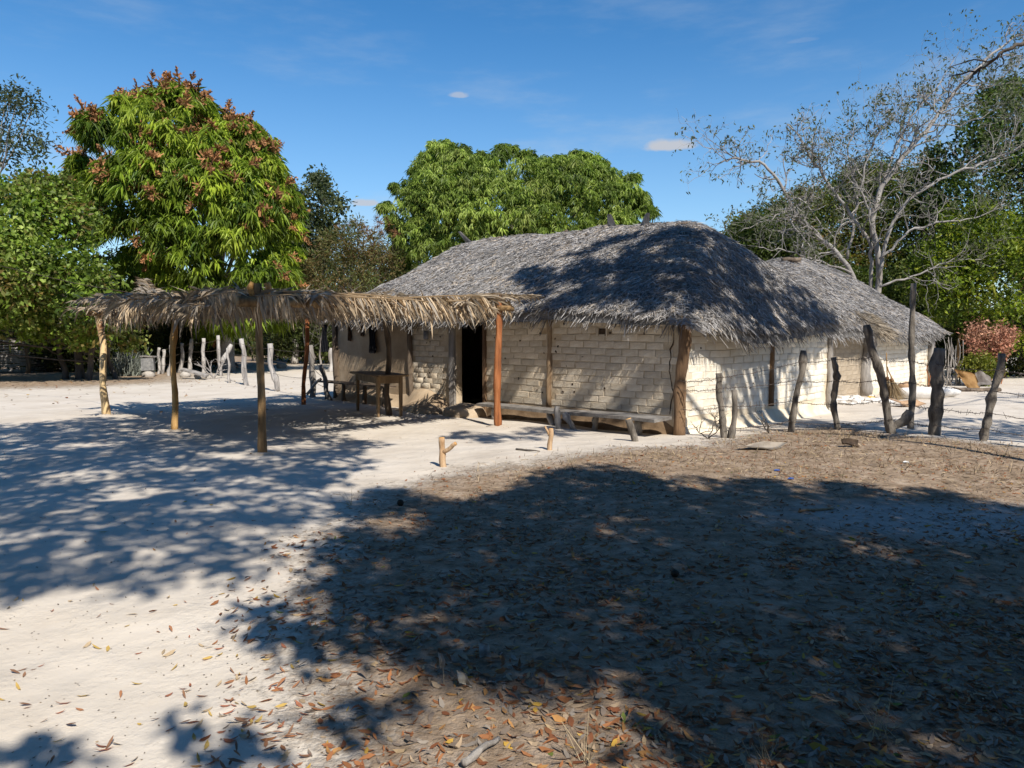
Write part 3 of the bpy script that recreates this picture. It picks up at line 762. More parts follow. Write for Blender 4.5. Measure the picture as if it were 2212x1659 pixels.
house_pole('corner_post', 1.02, 16.1, 0.0, 1.9, 0.12, M['grey_wood'], (0, .02), 42, None, annex, amp=0.03)
house_pole('wall_post', 0.98, 16.35, 0.0, 1.85, 0.05, M['dark_wood'], (0.05, .1), 43, None, annex, amp=0.03)
r_annex = build_roof(ANNEX, annex, 120000, 32)
# newer, tan straw patch at the gnarled post
rg = np.random.default_rng(77); n = 900
a = rg.uniform(0.58, 1.15, n); b = rg.normal(10.3, .34, n); P = HW(a, b, ANNEX.z(a, b) + rg.uniform(.0, .06, n))
D = -np.append(E1, 0) * 1.0 + np.array([0, 0, -.8]) + np.append(E2, 0) * ((b - 10.3) * 1.6)[:, None] + .22 * rg.standard_normal((n, 3)); D /= np.linalg.norm(D, axis=1, keepdims=True)
g = rg.uniform(.6, 1.25, n)[:, None]; V, F, Cc = blades(P, D, rg.uniform(.22, .5, n), rg.uniform(.012, .03, n), np.array([.34, .285, .215]) * g, rg)
put('straw_patch', V, F, M['thatch'], r_annex, Cc, kind='stuff', label='tan newer straw bundled over the eave at the gnarled post')
for (a_, b_, q, l_) in ((3.3, 10.3, -.5, .7), (3.1, 10.9, .4, .8)):
    p = HW(a_, b_, float(ANNEX.z(np.array([a_]), np.array([b_]))[0]) + .05); mb = MB()
    pole(mb, p, p + np.append(E1, 0) * q * l_ + np.append(E2, 0) * l_ * .6 + [0, 0, .05], .06, .05, rg, n=6); mb.build('ridge_stick', M['dark_wood'], r_annex, True)

# ------------------------------------------------------------------ palm roofed shelter
SP1, SP3, SP4 = G(231, 897), G(568, 981), G(1076, 921)
SP2 = G(377, 930); SP5 = G(656, 874); SP6 = G(842, 897)
shelter = thing('palm_shelter', (SP1 + SP4) / 2 * [1, 1, 0], 'open pole shelter roofed with dry palm fronds in front of the house', 'shelter')
rg = np.random.default_rng(90)


def spole(p, top, r, mat, label, r1=None, amp=.03, **k):
    mb = MB(); pole(mb, p - [0, 0, .1], top, r, r1 or r * .92, rg, n=13, k=12, amp=amp, **k)
    return mb.build('post', mat, shelter, True, label=label)


TOPZ = 2.04
for q_, p_ in enumerate((SP1, SP2, SP3, SP4)):      # loosened sand heaped round the foot of each post
    mb = MB(); mb.blob(p_ + [0, 0, -.005], .17, .14, .035, rg, .2, nu=16, nv=8); mb.build('post_footing', M['sand_heap'], shelter, True)
spole(SP1, at(212, 672, SP1[1]), .066, M['pale_pole'], 'pale post with flaking bark', amp=.03, jit=.05)
spole(SP2, at(377, 690, SP2[1]) + [0, 0, .25], .050, M['yellow_wood'], 'yellow peeled post', amp=.035)
spole(SP3, at(556, 612, SP3[1]), .052, M['tan_pole'], 'nearest post, tan with dark spots', amp=.02)
spole(SP4, at(1077, 640, SP4[1]), .062, M['orange_wood'], 'orange peeled post in front of the wall', amp=.02)
spole(SP5, at(664, 668, SP5[1]), .05, M['orange_wood'], 'dark orange post at the back', amp=.02)
spole(SP6, at(830, 672, SP6[1]), .055, M['dark_wood'], 'dark crooked post by the table', amp=.035)
sx = (SP3 - SP1) * [1, 1, 0]; SLX = np.linalg.norm(sx); sx /= SLX
sy = (SP4 - SP3) * [1, 1, 0]; SLY = np.linalg.norm(sy); sy /= SLY


def SHP(s, t, z):      # s from SP1 to SP3, t from SP3 to SP4
    return SP1 * [1, 1, 0] + sx * s + sy * t + np.array([0, 0, 1.0]) * z


def sag(s, t):
    return 2.09 + .05 * math.sin(s * .9) + .03 * t / SLY


for (q0, q1, r) in (((-.45, 0), (SLX + .25, 0), .055), ((-.3, SLY), (SLX + .3, SLY), .05), ((0.0, -.3), (0.0, SLY + .3), .05), ((SLX, -.3), (SLX, SLY + .35), .06), ((SLX * .5, -.2), (SLX * .5, SLY + .2), .05), ((-.6, .25), (SLX * .55, .15), .04)):
    mb = MB(); pole(mb, SHP(*q0, TOPZ), SHP(*q1, TOPZ + .03), r, r * .85, rg, n=12, amp=.02); mb.build('roof_beam', M['tan_pole'], shelter, True)
for s_ in np.arange(0.5, SLX, 0.62):
    mb = MB(); pole(mb, SHP(s_, -.15, TOPZ + .085), SHP(s_ + rg.uniform(-.1, .1), SLY + .2, TOPZ + .10), .028, .022, rg, n=9, amp=.02, k=6); mb.build('roof_batten', M['brown_wood'], shelter, True)
for du in (-11, 18):
    mb = MB(); p = at(556 + du, 655, SP3[1] - .02 * du / 10); pole(mb, p, p + [0.02, 0, .27], .05, .045, rg, n=5); mb.build('post_fork', M['yellow_wood'], shelter, True)


def frond_mesh(kind, seed):
    """one dry palm leaf in local axes: rachis along +X, leaflets to both sides (kind 'flat') or hanging (kind 'hang': all leaflets fall to -Y / down)"""
    rg = np.random.default_rng(seed); L = 2.3; nl = 44 if kind == 'hang' else 54
    V = []; F = []; C = []; n = 0
    t = np.linspace(0, 1, 8); rp = np.stack([t * L, .05 * np.sin(t * 3 + seed), .03 * np.sin(t * 4 + seed) - .06 * t * t], -1)
    mb = MB(); mb.tube(rp, np.linspace(.022, .006, 8), 5, True, 0, None, col=(.30, .21, .12))
    P = []; D = []; Ln = []; Wd = []; H = []
    for q in range(nl):
        tt = .06 + .93 * (q + rg.random()) / nl
        for side in (-1, 1):
            c = np.array([tt * L, .05 * math.sin(tt * 3 + seed), .03 * math.sin(tt * 4 + seed) - .06 * tt * tt])
            if kind == 'hang':
                if side == 1 and rg.random() < .45: d = np.array([rg.uniform(.2, .9), rg.uniform(.3, 1), rg.uniform(-.15, .25)])
                else: d = np.array([rg.normal(.35, .35), -rg.uniform(.10, .55), -rg.uniform(.55, 1.1)])
                ln = rg.uniform(.16, .66) * (1 - .35 * tt)
            else:
                d = np.array([rg.uniform(.35, .95), side * rg.uniform(.5, 1.0), rg.normal(.0, .22)]); ln = rg.uniform(.30, .62) * (1 - .45 * tt)
            P.append(c); D.append(d / np.linalg.norm(d)); Ln.append(ln); Wd.append(rg.uniform(.022, .056))
    P, D, Ln, Wd = map(np.array, (P, D, Ln, Wd)); n = len(P)
    base = np.array([.58, .45, .30]) if kind == 'hang' else np.array([.38, .305, .215])
    g = rg.uniform(.55, 1.25, n)[:, None]; grey = rg.random((n, 1)) < .3
    Cc = np.where(grey, np.array([.30, .265, .22]) * g, base * g)
    S = np.cross(D, np.array([.3, .4, 1.0]) + .7 * rg.standard_normal((n, 3))); S /= np.linalg.norm(S, axis=1, keepdims=True)
    mid = P + D * Ln[:, None] * .5; tip = P + D * Ln[:, None]
    dr = rg.uniform(.03, .16, n); tip[:, 2] -= dr; mid[:, 2] -= dr * .25
    w = Wd[:, None] / 2
    VV = np.stack([P - S * w * .5, P + S * w * .5, mid + S * w, tip, mid - S * w], 1)
    k = np.arange(n)[:, None] * 5
    mb.add(VV.reshape(-1, 3), [(k + np.array([[0, 1, 2, 4]])), (k + np.array([[4, 2, 3]]))], None)
    mb.C.append(np.repeat(Cc, 5, axis=0))
    return mesh_np('palm_frond', np.vstack(mb.V), [np.vstack(mb.F[q]) for q in (3, 4) if mb.F[q]], M['frond'], np.vstack(mb.C))


flat = [frond_mesh('flat', 200 + q) for q in range(6)]; hang = [frond_mesh('hang', 300 + q) for q in range(6)]


def place_frond(me, p, xdir, tilt=0.0, roll=0.0, flip=False, sc=1.0):
    o = bpy.data.objects.new('palm_frond', me); COL.objects.link(o); o.parent = shelter
    o.location = tuple(p - wloc(shelter)); a = math.atan2(xdir[1], xdir[0])
    o.rotation_mode = 'XYZ'; o.rotation_euler = (roll, tilt, a)
    o.scale = (sc, -sc if flip else sc, sc)


for q in range(190):
    s_, t_ = rg.uniform(.15, SLX - .7), rg.uniform(-.02, SLY)
    if rg.random() < .62: d = sx * rg.choice([1, -1]) + sy * rg.normal(0, .18)
    else: d = sy * rg.choice([1, -1]) + sx * rg.normal(0, .2)
    d /= np.linalg.norm(d); p = SHP(s_, t_, sag(s_, t_) + .05 + rg.uniform(0, .13))
    c = SHP(SLX / 2, SLY / 2, p[2]); e = p + d * 1.15
    p = p - d * .8 if np.dot(d, p - c) > 0 else p
    place_frond(flat[rg.integers(0, 6)], p, d, rg.normal(0, .03), rg.normal(0, .2), sc=rg.uniform(.75, 1.05))
# hanging fringes: side SP1 - SP3 (t = 0), then SP3 - SP4 (s = SLX), and thinner ones at the back
for q in range(15):
    s_ = -.45 + q * (SLX - .9) / 14 + rg.uniform(-.15, .15); p = SHP(s_, -.10 + rg.uniform(-.08, .1), sag(s_, 0) + rg.uniform(.0, .13))
    place_frond(hang[rg.integers(0, 6)], p, sx + sy * rg.normal(0, .05), rg.normal(-.01, .03), rg.normal(0, .2), sc=rg.uniform(.75, 1.0))
for q in range(14):
    t_ = .1 + q * (SLY - .6) / 13 + rg.uniform(-.1, .1); p = SHP(SLX + .10 + rg.uniform(-.1, .08), t_, sag(SLX, t_) + rg.uniform(-.02, .12))
    d = sy + sx * rg.normal(0, .06)
    if t_ + 2 > SLY + .5: p = p - d * .9
    place_frond(hang[rg.integers(0, 6)], p, d, rg.normal(-.01, .03), rg.normal(0, .2), sc=rg.uniform(.62, .86))
for q in range(5):
    p = SHP(.2 + q * (SLX - 1.5) / 4, SLY + .05, sag(0, SLY) + .03); place_frond(hang[q], p, sx, 0, 0, True, .6)
for q in range(3):
    p = SHP(-.1, .3 + q * 1.2, sag(0, 0) + .05); place_frond(hang[q], p, sy, 0, 0, True, .6)
for (u_, v_, dx) in ((1090, 642, 1.0), (1075, 648, .8), (430, 640, -1)):
    p = SHP(SLX - .1, SLY - .9, 2.24) if u_ > 1000 else SHP(2.4, .2, 2.26)
    place_frond(flat[int(u_) % 6], p, (sy * 1.0 + sx * .1) if u_ > 1000 else (-sx + .2 * sy), -.07 if u_ > 1000 else -.28, .1, sc=.8)

# overhead cable tied to the shelter
cb = [at(540, 655, 10.2), at(420, 648, 12.0), at(290, 634, 13.6), at(162, 612, 15.5), at(-60, 560, 18.5), at(-400, 470, 23)]
mb = MB(); mb.tube(cb, .007, 5, True); mb.build('overhead_cable', M['pod'], None, True, label='thin dark cable running from the palm shelter up over the left trees', cat='cable')

# table under the shelter
TN, TL, TR = G(817, 901), G(773, 887), G(853, 899)
tx = (TL - TN) * [1, 1, 0]; tl = np.linalg.norm(tx); tx /= tl; ty = np.array([-tx[1], tx[0], 0]); ty = ty if np.dot(ty, TR - TN) > 0 else -ty; tw = .46
table = thing('wooden_table', (TN + TL) / 2 + ty * tw / 2, 'narrow old wooden table standing in the shade of the palm shelter', 'table')
ta = math.atan2(tx[1], tx[0]); tz = float(TN[2])
for (p_, q_) in ((0, 0), (tl, 0), (0, tw), (tl, tw)):
    mb = MB(); c = TN * [1, 1, 0] + tx * p_ + ty * q_
    P = np.array([c + [0, 0, tz - .03], c + [0, 0, .3], c + [0, 0, .80]]); mb.tube(P, [.03, .038, .043], 4, True); mb.build('leg', M['table_wood'], table)
mb = MB(); mb.box(TN * [1, 1, 0] + tx * tl / 2 + ty * tw / 2 + [0, 0, .825], tl + .3, tw + .26, .03, ta, jit=.004, rng=rg); mb.build('tabletop', M['table_wood'], table)
for (p_, q_, l_, an) in ((tl / 2, 0, tl, 0), (tl / 2, tw, tl, 0), (0, tw / 2, tw, 1), (tl, tw / 2, tw, 1)):
    mb = MB(); mb.box(TN * [1, 1, 0] + tx * p_ + ty * q_ + [0, 0, .735], l_ - .06, .022, .13, ta + an * math.pi / 2); mb.build('apron', M['table_wood'], table)

# ------------------------------------------------------------------ benches, garments and small things at the front wall
bench = thing('plank_bench', HW(2.2, -.35, 0), 'long worn grey plank bench under the front wall', 'bench')
mb = MB(); aa = np.linspace(0.05, 4.35, 12); V = []
for a_ in aa:
    zt = .325 - .012 * a_ + .008 * math.sin(a_ * 2); w0, w1 = -.64 + .05 * a_ + .015 * math.sin(a_ * 3.1), -.16
    for b_, z_ in ((w0, zt), (w1, zt + .01), (w1, zt - .035), (w0, zt - .05)): V.append(HW(a_, b_, z_))
F = [[r * 4 + q, r * 4 + (q + 1) % 4, r * 4 + 4 + (q + 1) % 4, r * 4 + 4 + q] for r in range(11) for q in range(4)] + [[3, 2, 1, 0], [44, 45, 46, 47]]
mb.add(np.array(V), [F]); mb.build('seat', M['bench_wood'], bench)
for (a_, b_, l_, r_) in ((.55, -.36, 0, .06), (2.3, -.42, .12, .05), (3.9, -.34, 0, .06), (1.5, -.3, -.05, .05)):
    mb = MB(); pole(mb, HW(a_, b_, -.05), HW(a_ + l_, b_, .24), r_, r_ * .9, rg, n=5, amp=.005); mb.build('leg', M['grey_wood'], bench, True)
mb = MB(); pole(mb, G(1207, 926) - [0, 0, .05], G(1207, 926) + [-.03, .02, .38], .05, .045, rg, n=6, amp=.008); mb.build('leg', M['white_wood'], bench, True, label='whitish stake rising in front of the plank')
mb = MB(); pole(mb, G(1243, 928) - [0, 0, .05], G(1243, 928) + [-.18, .14, .27], .05, .04, rg, n=6, amp=.01); mb.build('brace', M['grey_wood'], bench, True)


def stump(name, base, top, r, label, branch=None, mat='stump_wood', flat=True):
    t = thing(name, base, label, 'stump'); mb = MB()
    P = wob_path(base - [0, 0, .06], top, 9, .008, rg); R = np.linspace(r * 1.12, r, 9) * (1 + .05 * rg.standard_normal(9)); mb.tube(P, R, 12, True, .05, rg)
    tr = mb.build('trunk', M[mat], t, True)
    mb = MB(); ax = (P[-1] - P[-2]); ax /= np.linalg.norm(ax); mb.tube([top - ax * .004, top + ax * .006], [r * .93, r * .9], 12, True, .03, rg); mb.build('cut_face', M['cut_wood'], t, True)
    if branch is not None:
        b0, b1, br = branch; mb = MB(); mb.tube(wob_path(b0, b1, 6, .006, rg), np.linspace(br * 1.15, br, 6), 10, True, .05, rg); mb.build('branch_stub', M[mat], t, True)
        ax = (b1 - b0) / np.linalg.norm(b1 - b0); mb = MB(); mb.tube([b1 - ax * .004, b1 + ax * .006], [br * .92] * 2, 10, True); mb.build('cut_face', M['cut_wood'], t, True)
    return t


p = G(958, 1008); stump('forked_stump', p, at(954, 946, p[1]), .037, 'small forked stump with a side branch, alone on the pale sand', (at(957, 978, p[1]), at(984, 958, p[1] - .1), .024))
p = G(1187, 972); stump('split_stump', p, at(1190, 926, p[1]), .031, 'pale split stump on the sand near the bench', (at(1186, 940, p[1]), at(1178, 922, p[1]), .014))
p = G(1374, 953); stump('leaning_stump', p, at(1357, 905, p[1]), .05, 'rough leaning stump with orange cut top at the bench end', None, 'bark')

bench2 = thing('wall_bench', HW(8.7, -.3, 0), 'dark narrow bench under the hanging black garment at the shaded wall', 'bench')
mb = MB(); mb.box(HW(8.75, -.36, .46), 2.9, .34, .035, ANG1, jit=.006, rng=rg); mb.build('seat', M['dark_wood'], bench2)
for a_ in (7.5, 8.3, 9.2, 10.0):
    mb = MB(); pole(mb, HW(a_, -.38, -.05), HW(a_ + .03, -.36, .44), .05, .045, rg, n=6, amp=.01); mb.build('leg', M['dark_wood'], bench2, True)


def garment(name, a, b, z0, z1, w, mat, label, cat, seed, ruff=.02):
    r = np.random.default_rng(seed); nx, nz = 9, 12; V = []
    for i in range(nz):
        t = i / (nz - 1); wid = w * (.55 + .6 * t ** .6) * (1 + .12 * math.sin(t * 9 + seed))
        for j in range(nx):
            s = j / (nx - 1) - .5
            V.append(HW(a + s * wid + .015 * math.sin(t * 5), b - .03 - .03 * math.sin(s * 17 + t * 3 + seed) - .02 * t, z1 + (z0 - z1) * t - .04 * t * abs(math.sin(j * 1.9 + seed))))
    V = np.array(V); F = np.array([[i * nx + j, i * nx + j + 1, (i + 1) * nx + j + 1, (i + 1) * nx + j] for i in range(nz - 1) for j in range(nx - 1)])
    V2 = V + np.append(E2, 0) * .02; mb = MB(); mb.add(V, [F]); mb.add(V2, [F[:, ::-1]])
    edge = list(range(nx)) + [i * nx + nx - 1 for i in range(1, nz)] + [(nz - 1) * nx + j for j in range(nx - 2, -1, -1)] + [i * nx for i in range(nz - 2, 0, -1)]
    e = np.array(edge); m_ = nx * nz
    return put(name, np.vstack([V, V2]), [F, F[:, ::-1] + m_, np.stack([e, np.roll(e, -1), np.roll(e, -1) + m_, e + m_], -1)], M[mat], None, None, True, label=label, cat=cat)


garment('hanging_garment', 8.38, -.06, 1.22, 1.90, .27, 'black_cloth', 'black garment hung on the shaded wall above the narrow bench', 'garment', 1)
garment('hanging_garment', 10.3, -.2, 1.22, 1.88, .30, 'black_cloth', 'black cloth hanging from the eave at the left house end', 'garment', 2)
garment('hanging_strap', 9.4, -.03, 1.5, 1.88, .07, 'strap', 'short brown leather strap hung high on the shaded wall', 'strap', 3)
garment('hanging_strap', 8.85, -.03, 1.62, 1.86, .05, 'strap', 'little brown rag hung between the strap and the black garment', 'rag', 5)
lamp = thing('tin_mug', HW(6.35, -.08, 1.55), 'small grey tin hung from a nail left of the doorway', 'tin')
mb = MB(); mb.tube([HW(6.35, -.08, 1.52), HW(6.35, -.08, 1.54), HW(6.35, -.08, 1.69), HW(6.35, -.08, 1.70)], [.05, .058, .055, .04], 12, True); mb.build('can', M['tin'], lamp, True)
mb = MB(); ph = np.linspace(0, math.pi, 9); mb.tube(np.array([HW(6.35 + .05 * math.cos(x), -.08, 1.70 + .07 * math.sin(x)) for x in ph]), .004, 5); mb.build('handle', M['wire'], lamp, True)

# ------------------------------------------------------------------ barbed wire fence on the right
fence = thing('barbed_wire_fence', G(1810, 925), 'barbed wire fence of crooked grey bark posts beside the whitewashed side wall', 'fence')
posts = [((1567, 946), (1553, 806), .068, 'grey post with broken top nearest the house corner', .02), ((1706, 933), (1735, 757), .072, 'post leaning to the house with a knobbly head', .025), ((1811, 926), (1801, 772), .068, None, .03),
         ((1932, 936), (1872, 702), .085, 'post leaning strongly over a forked foot', .02), ((1967, 926), (1973, 612), .062, 'tallest thin straight post', .012), ((2019, 940), (2030, 752), .125, 'thickest dark post', .03), ((2122, 952), (2165, 764), .075, 'leaning rightmost visible post', .025), ((2330, 985), (2345, 790), .08, None, .02), ((2560, 1030), (2560, 800), .08, None, .02)]
PB = []
for (bu, bv), (tu, tv), r, lab, amp in posts:
    b0 = G(bu, bv); t0 = at(tu, tv, b0[1] + .05); mb = MB(); PB.append((b0, t0, r))
    pole(mb, b0 - [0, 0, .15], t0, r * .70, r * .62, rg, n=18, k=12, amp=amp, jit=.12, knots=5); o = mb.build('fence_post', M['bark'], fence, True, label=lab)
b0 = PB[3][0]; mb = MB(); pole(mb, b0 + [-.05, .03, .02], b0 + [.26, .05, .33], .062, .06, rg, n=6, k=10, jit=.1); mb.build('forked_foot', M['bark'], fence, True)
b0 = PB[0][0]; mb = MB(); pole(mb, b0 + [.10, -.03, -.1], b0 + [.12, .0, .72], .045, .04, rg, n=9, k=10, jit=.12, amp=.02); mb.build('fence_post', M['bark'], fence, True)
wires = [[(1464, 823), (1560, 815), (1728, 781), (1805, 775), (1878, 772), (1970, 779), (2026, 787), (2160, 800), (2345, 815), (2560, 850)],
         [(1466, 842), (1562, 838), (1716, 821), (1808, 822), (1890, 822), (1970, 826), (2024, 832), (2150, 845), (2345, 862), (2560, 890)],
         [(1470, 884), (1565, 878), (1708, 866), (1810, 872), (1906, 864), (1968, 874), (2021, 880), (2140, 892), (2345, 915), (2560, 950)],
         [(1570, 925), (1707, 910), (1811, 915), (1925, 905), (1967, 912), (2020, 918), (2128, 926), (2345, 955)]]
for w in wires:
    depth = [float(HW(0.1, -.2)[1])] + [p_[0][1] for p_ in PB] if len(w) == 10 else [p_[0][1] for p_ in PB][:8]
    pts = [at(u, v, Y - .07) for (u, v), Y in zip(w, depth)]
    mb = MB(); P = []
    for q in range(len(pts) - 1):
        t = np.linspace(0, 1, 14)[:-1, None]; seg = pts[q] * (1 - t) + pts[q + 1] * t; seg[:, 2] -= .03 * (4 * t * (1 - t))[:, 0]; P.append(seg)
    P = np.vstack(P + [pts[-1][None]]); P[:, 2] += .006 * np.sin(np.arange(len(P)) * 1.7)
    mb.tube(P, .0045, 4, True)
    for q in range(2, len(P) - 1, 1):
        for fr in (0.2, .7):
            c = P[q] * (1 - fr) + P[q + 1 if q + 1 < len(P) else q] * fr; d = rg.standard_normal(3) * .018; mb.tube([c - d, c + d], .003, 3, False)
    mb.build('wire_strand', M['wire'], fence, False)


def dry_twig_bush(name, base, h, n, label, seed, mat='dark_bark', cat='dry shrub', spread=.5, r0=.012, leaves=None):
    r = np.random.default_rng(seed); t = thing(name, base, label, cat); mb = MB()
    def go(p, d, L, rad, lvl):
        q = p + d * L; mb.tube(wob_path(p, q, 5, L * .04, r), np.linspace(rad, rad * .65, 5), 5, False)
        if lvl == 0: return
        for _ in range(r.integers(2, 4)):
            f = r.uniform(.4, 1.0); nd = d + r.standard_normal(3) * spread; nd[2] = abs(nd[2]) * .8 + .1; nd /= np.linalg.norm(nd); go(p + d * L * f, nd, L * r.uniform(.5, .75), rad * .6, lvl - 1)
    for _ in range(n):
        d = np.array([r.normal(0, spread), r.normal(0, spread), 1.0]); d /= np.linalg.norm(d); go(base, d, h * r.uniform(.4, .6), r0, 2)
    mb.build('twigs', M[mat], t); return t


dry_twig_bush('dry_sapling', G(1661, 936), .75, 3, 'leafless thin sapling between the first two wire fence posts', 5, spread=.7, r0=.010)
dry_twig_bush('dry_sapling', G(1530, 948), .75, 3, 'bare twigs sprouting at the fence post nearest the house corner', 6, spread=.6, r0=.010)

# ------------------------------------------------------------------ bleached fence on the left, far side of the yard
fl = thing('bleached_post_fence', G(480, 818), 'row of bleached white fence posts strung with wire beyond the palm shelter', 'fence')
lp = [((341, 808), (344, 751), .085), ((351, 807), (354, 755), .09), ((365, 812), (369, 745), .085), ((388, 806), (394, 741), .10), ((409, 806), (414, 732), .11), ((441, 811), (440, 731), .10), ((477, 812), (471, 725), .10), ((497, 827), (491, 752), .055), ((532, 832), (521, 732), .105), ((598, 845), (583, 742), .10), ((676, 858), (670, 746), .10), ((717, 865), (693, 788), .075)]
LB = []
for (b_, t_, r) in lp:
    b0 = G(*b_); t0 = at(*t_, b0[1]); LB.append((b0, t0)); mb = MB(); pole(mb, b0 - [0, 0, .1], t0, r * .74, r * .68, rg, n=10, k=9, amp=.04, jit=.09, knots=2)
    mb.build('fence_post', M['white_wood'] if b_[0] < 640 else M['grey_wood'], fl, True)  # last posts take greyer wood to paint in the shade they stand in
b0 = LB[6][0]; mb = MB(); pole(mb, b0 + [.06, 0, .55], b0 + [.42, .1, 1.25], .09, .07, rg, n=6, k=8); mb.build('post_fork', M['white_wood'], fl, True)
b0 = LB[11][0]; mb = MB(); pole(mb, at(663, 852, b0[1]), at(694, 818, b0[1]), .03, .03, rg, n=5, k=6); mb.build('brace', M['grey_wood'], fl, True)
seq = [0, 2, 3, 4, 5, 6, 8, 9, 10, 11]
for f in (.38, .66, .9):
    mb = MB(); pts = [LB[q][0] * (1 - f) + LB[q][1] * f for q in seq]; P = []
    for q in range(len(pts) - 1):
        t = np.linspace(0, 1, 8)[:-1, None]; sg_ = pts[q] * (1 - t) + pts[q + 1] * t; sg_[:, 2] -= .05 * (4 * t * (1 - t))[:, 0]; P.append(sg_)
    mb.tube(np.vstack(P + [pts[-1][None]]) - [0, .1, 0], .006, 4); mb.build('wire_strand', M['wire'], fl)
for (bu, bv, tu, tv, r, lab) in ((713, 803, 717, 752, .11, 'pale lone post beyond the left end of the house'), (638, 773, 638, 733, .18, 'far whitish post standing behind the bleached fence')):
    b0 = G(bu, bv) if bv > 790 else at(bu, bv, 42.0); b0[2] = 0; t0 = at(tu, tv, b0[1]); mb = MB(); pole(mb, b0 - [0, 0, .1], t0, r, r * .9, rg, n=8, amp=.03); mb.build('lone_post', M['white_wood'], None, True, label=lab, cat='post')

# grey block on stones, plank, rock, dead twigs
blk = thing('hive_box', G(321, 814), 'square grey box set on a rough stone at the end of the bleached fence', 'box'); c = G(321, 814); k_ = c[1] / FPX
mb = MB(); mb.blob(c + [0, 0, .1], 13.5 * k_, 13 * k_, 14 * k_, rg, .08, ang=.3); mb.build('base_stone', M['stone'], blk, True)
mb = MB(); mb.box(at(321, 786, c[1]), 25 * k_, 24 * k_, 29 * k_, .25, jit=.02, rng=rg); mb.build('block', M['concrete'], blk)
mb = MB(); mb.box(at(321, 770, c[1]), 28 * k_, 27 * k_, 2.5 * k_, .25, jit=.012, rng=rg); mb.build('lid', M['grey_wood'], blk)
pk = thing('fallen_plank', G(425, 818), 'weathered plank lying askew over stones below the bleached fence', 'plank'); c = G(425, 818); k_ = c[1] / FPX
mb = MB(); p0, p1 = at(391, 800, c[1]), at(447, 815, c[1] - .6); P = np.array([p0, (p0 + p1) / 2 + [0, 0, .02], p1]); V = []
for p_ in P:
    for dy, dz in ((-.18, 0), (.18, .04), (.18, .09), (-.18, .05)): V.append(p_ + [0, dy, dz])
mb.add(np.array(V), [[[r * 4 + q, r * 4 + (q + 1) % 4, r * 4 + 4 + (q + 1) % 4, r * 4 + 4 + q] for r in range(2) for q in range(4)] + [[3, 2, 1, 0], [8, 9, 10, 11]]]); mb.build('board', M['grey_wood'], pk)
for (u_, v_, ru) in ((398, 812, 14), (430, 815, 15)):
    mb = MB(); q = G(u_, v_ + 3); mb.blob(q + [0, .1, .08], ru * k_ * .9, ru * k_ * .7, 9 * k_, rg, .12); mb.build('prop_stone', M['stone'], pk, True)
q = G(607, 796); mb = MB(); mb.blob(q + [0, .1, .12], .26, .2, .17, rg, .12); mb.build('field_stone', M['stone'], None, True, label='rounded pale stone lying alone beyond the bleached fence', cat='stone')
dry_twig_bush('dead_twigs', G(462, 818), 1.0, 4, 'small dead leafless shrub against the forked bleached post', 9, 'silver_bark', r0=.03)

# stacked log fence far left
lf = thing('stacked_log_fence', G(30, 806), 'fence of horizontally stacked logs between stakes at the far left', 'fence'); Y0 = G(30, 806)[1]; kk = Y0 / FPX
for (u0, u1, dy, mat) in ((-60, 60, 0.0, 'grey_wood'), (64, 150, 1.6, 'bark')):
    for q in range(17):
        z_ = .06 + q * .088; p0 = at(u0 + rg.uniform(-8, 3), 800, Y0 + dy * .2); p1 = at(u1 + rg.uniform(-3, 6), 800, Y0 + dy + .3); p0[2] = z_ + rg.normal(0, .015); p1[2] = z_ + rg.normal(0, .03)
        r = rg.uniform(.038, .06); mb = MB(); pole(mb, p0, p1, r, r * .8, rg, n=8, k=7, amp=.03, knots=1); mb.build('log', M[mat], lf, True)
for u_ in (-55, 58, 62, 148):
    p0 = at(u_, 800, Y0 - .15 + (1.6 if u_ > 100 else 0)); p0[2] = -.1; mb = MB(); pole(mb, p0, p0 + [0, 0, 1.75], .06, .05, rg, n=8, k=8); mb.build('stake', M['dark_wood'], lf, True)

# ------------------------------------------------------------------ things by the annex wall
def broom(base, top, label, spread):
    t = thing('twig_broom', base, label, 'broom'); ax = (top - base); L = np.linalg.norm(ax); ax /= L; mb = MB(); pole(mb, base + ax * .45, top, .018, .014, rg, n=7, k=6, amp=.01); mb.build('handle', M['tan_pole'], t, True)
    n = 260; P = base + ax * rg.uniform(.42, .62, n)[:, None]; D = -ax + rg.normal(0, spread, (n, 3)); D /= np.linalg.norm(D, axis=1, keepdims=True)
    V, F, Cc = blades(P, D, rg.uniform(.35, .6, n), rg.uniform(.008, .018, n), np.array([.36, .27, .16]) * rg.uniform(.6, 1.2, n)[:, None], rg); put('bristles', V, F, M['dry'], t, Cc, kind='stuff')
    mb = MB(); mb.tube([base + ax * .48, base + ax * .56], [.05, .045], 8); mb.build('binding', M['strap'], t, True)


b0 = G(1918, 862); broom(b0, at(1915, 762, b0[1] + .25), 'upright straw broom leaning on the whitewashed annex wall', .16)
b0 = G(1940, 864); broom(b0, at(1917, 792, b0[1] + .3), 'slanted straw broom with splayed head beside the upright one', .2)


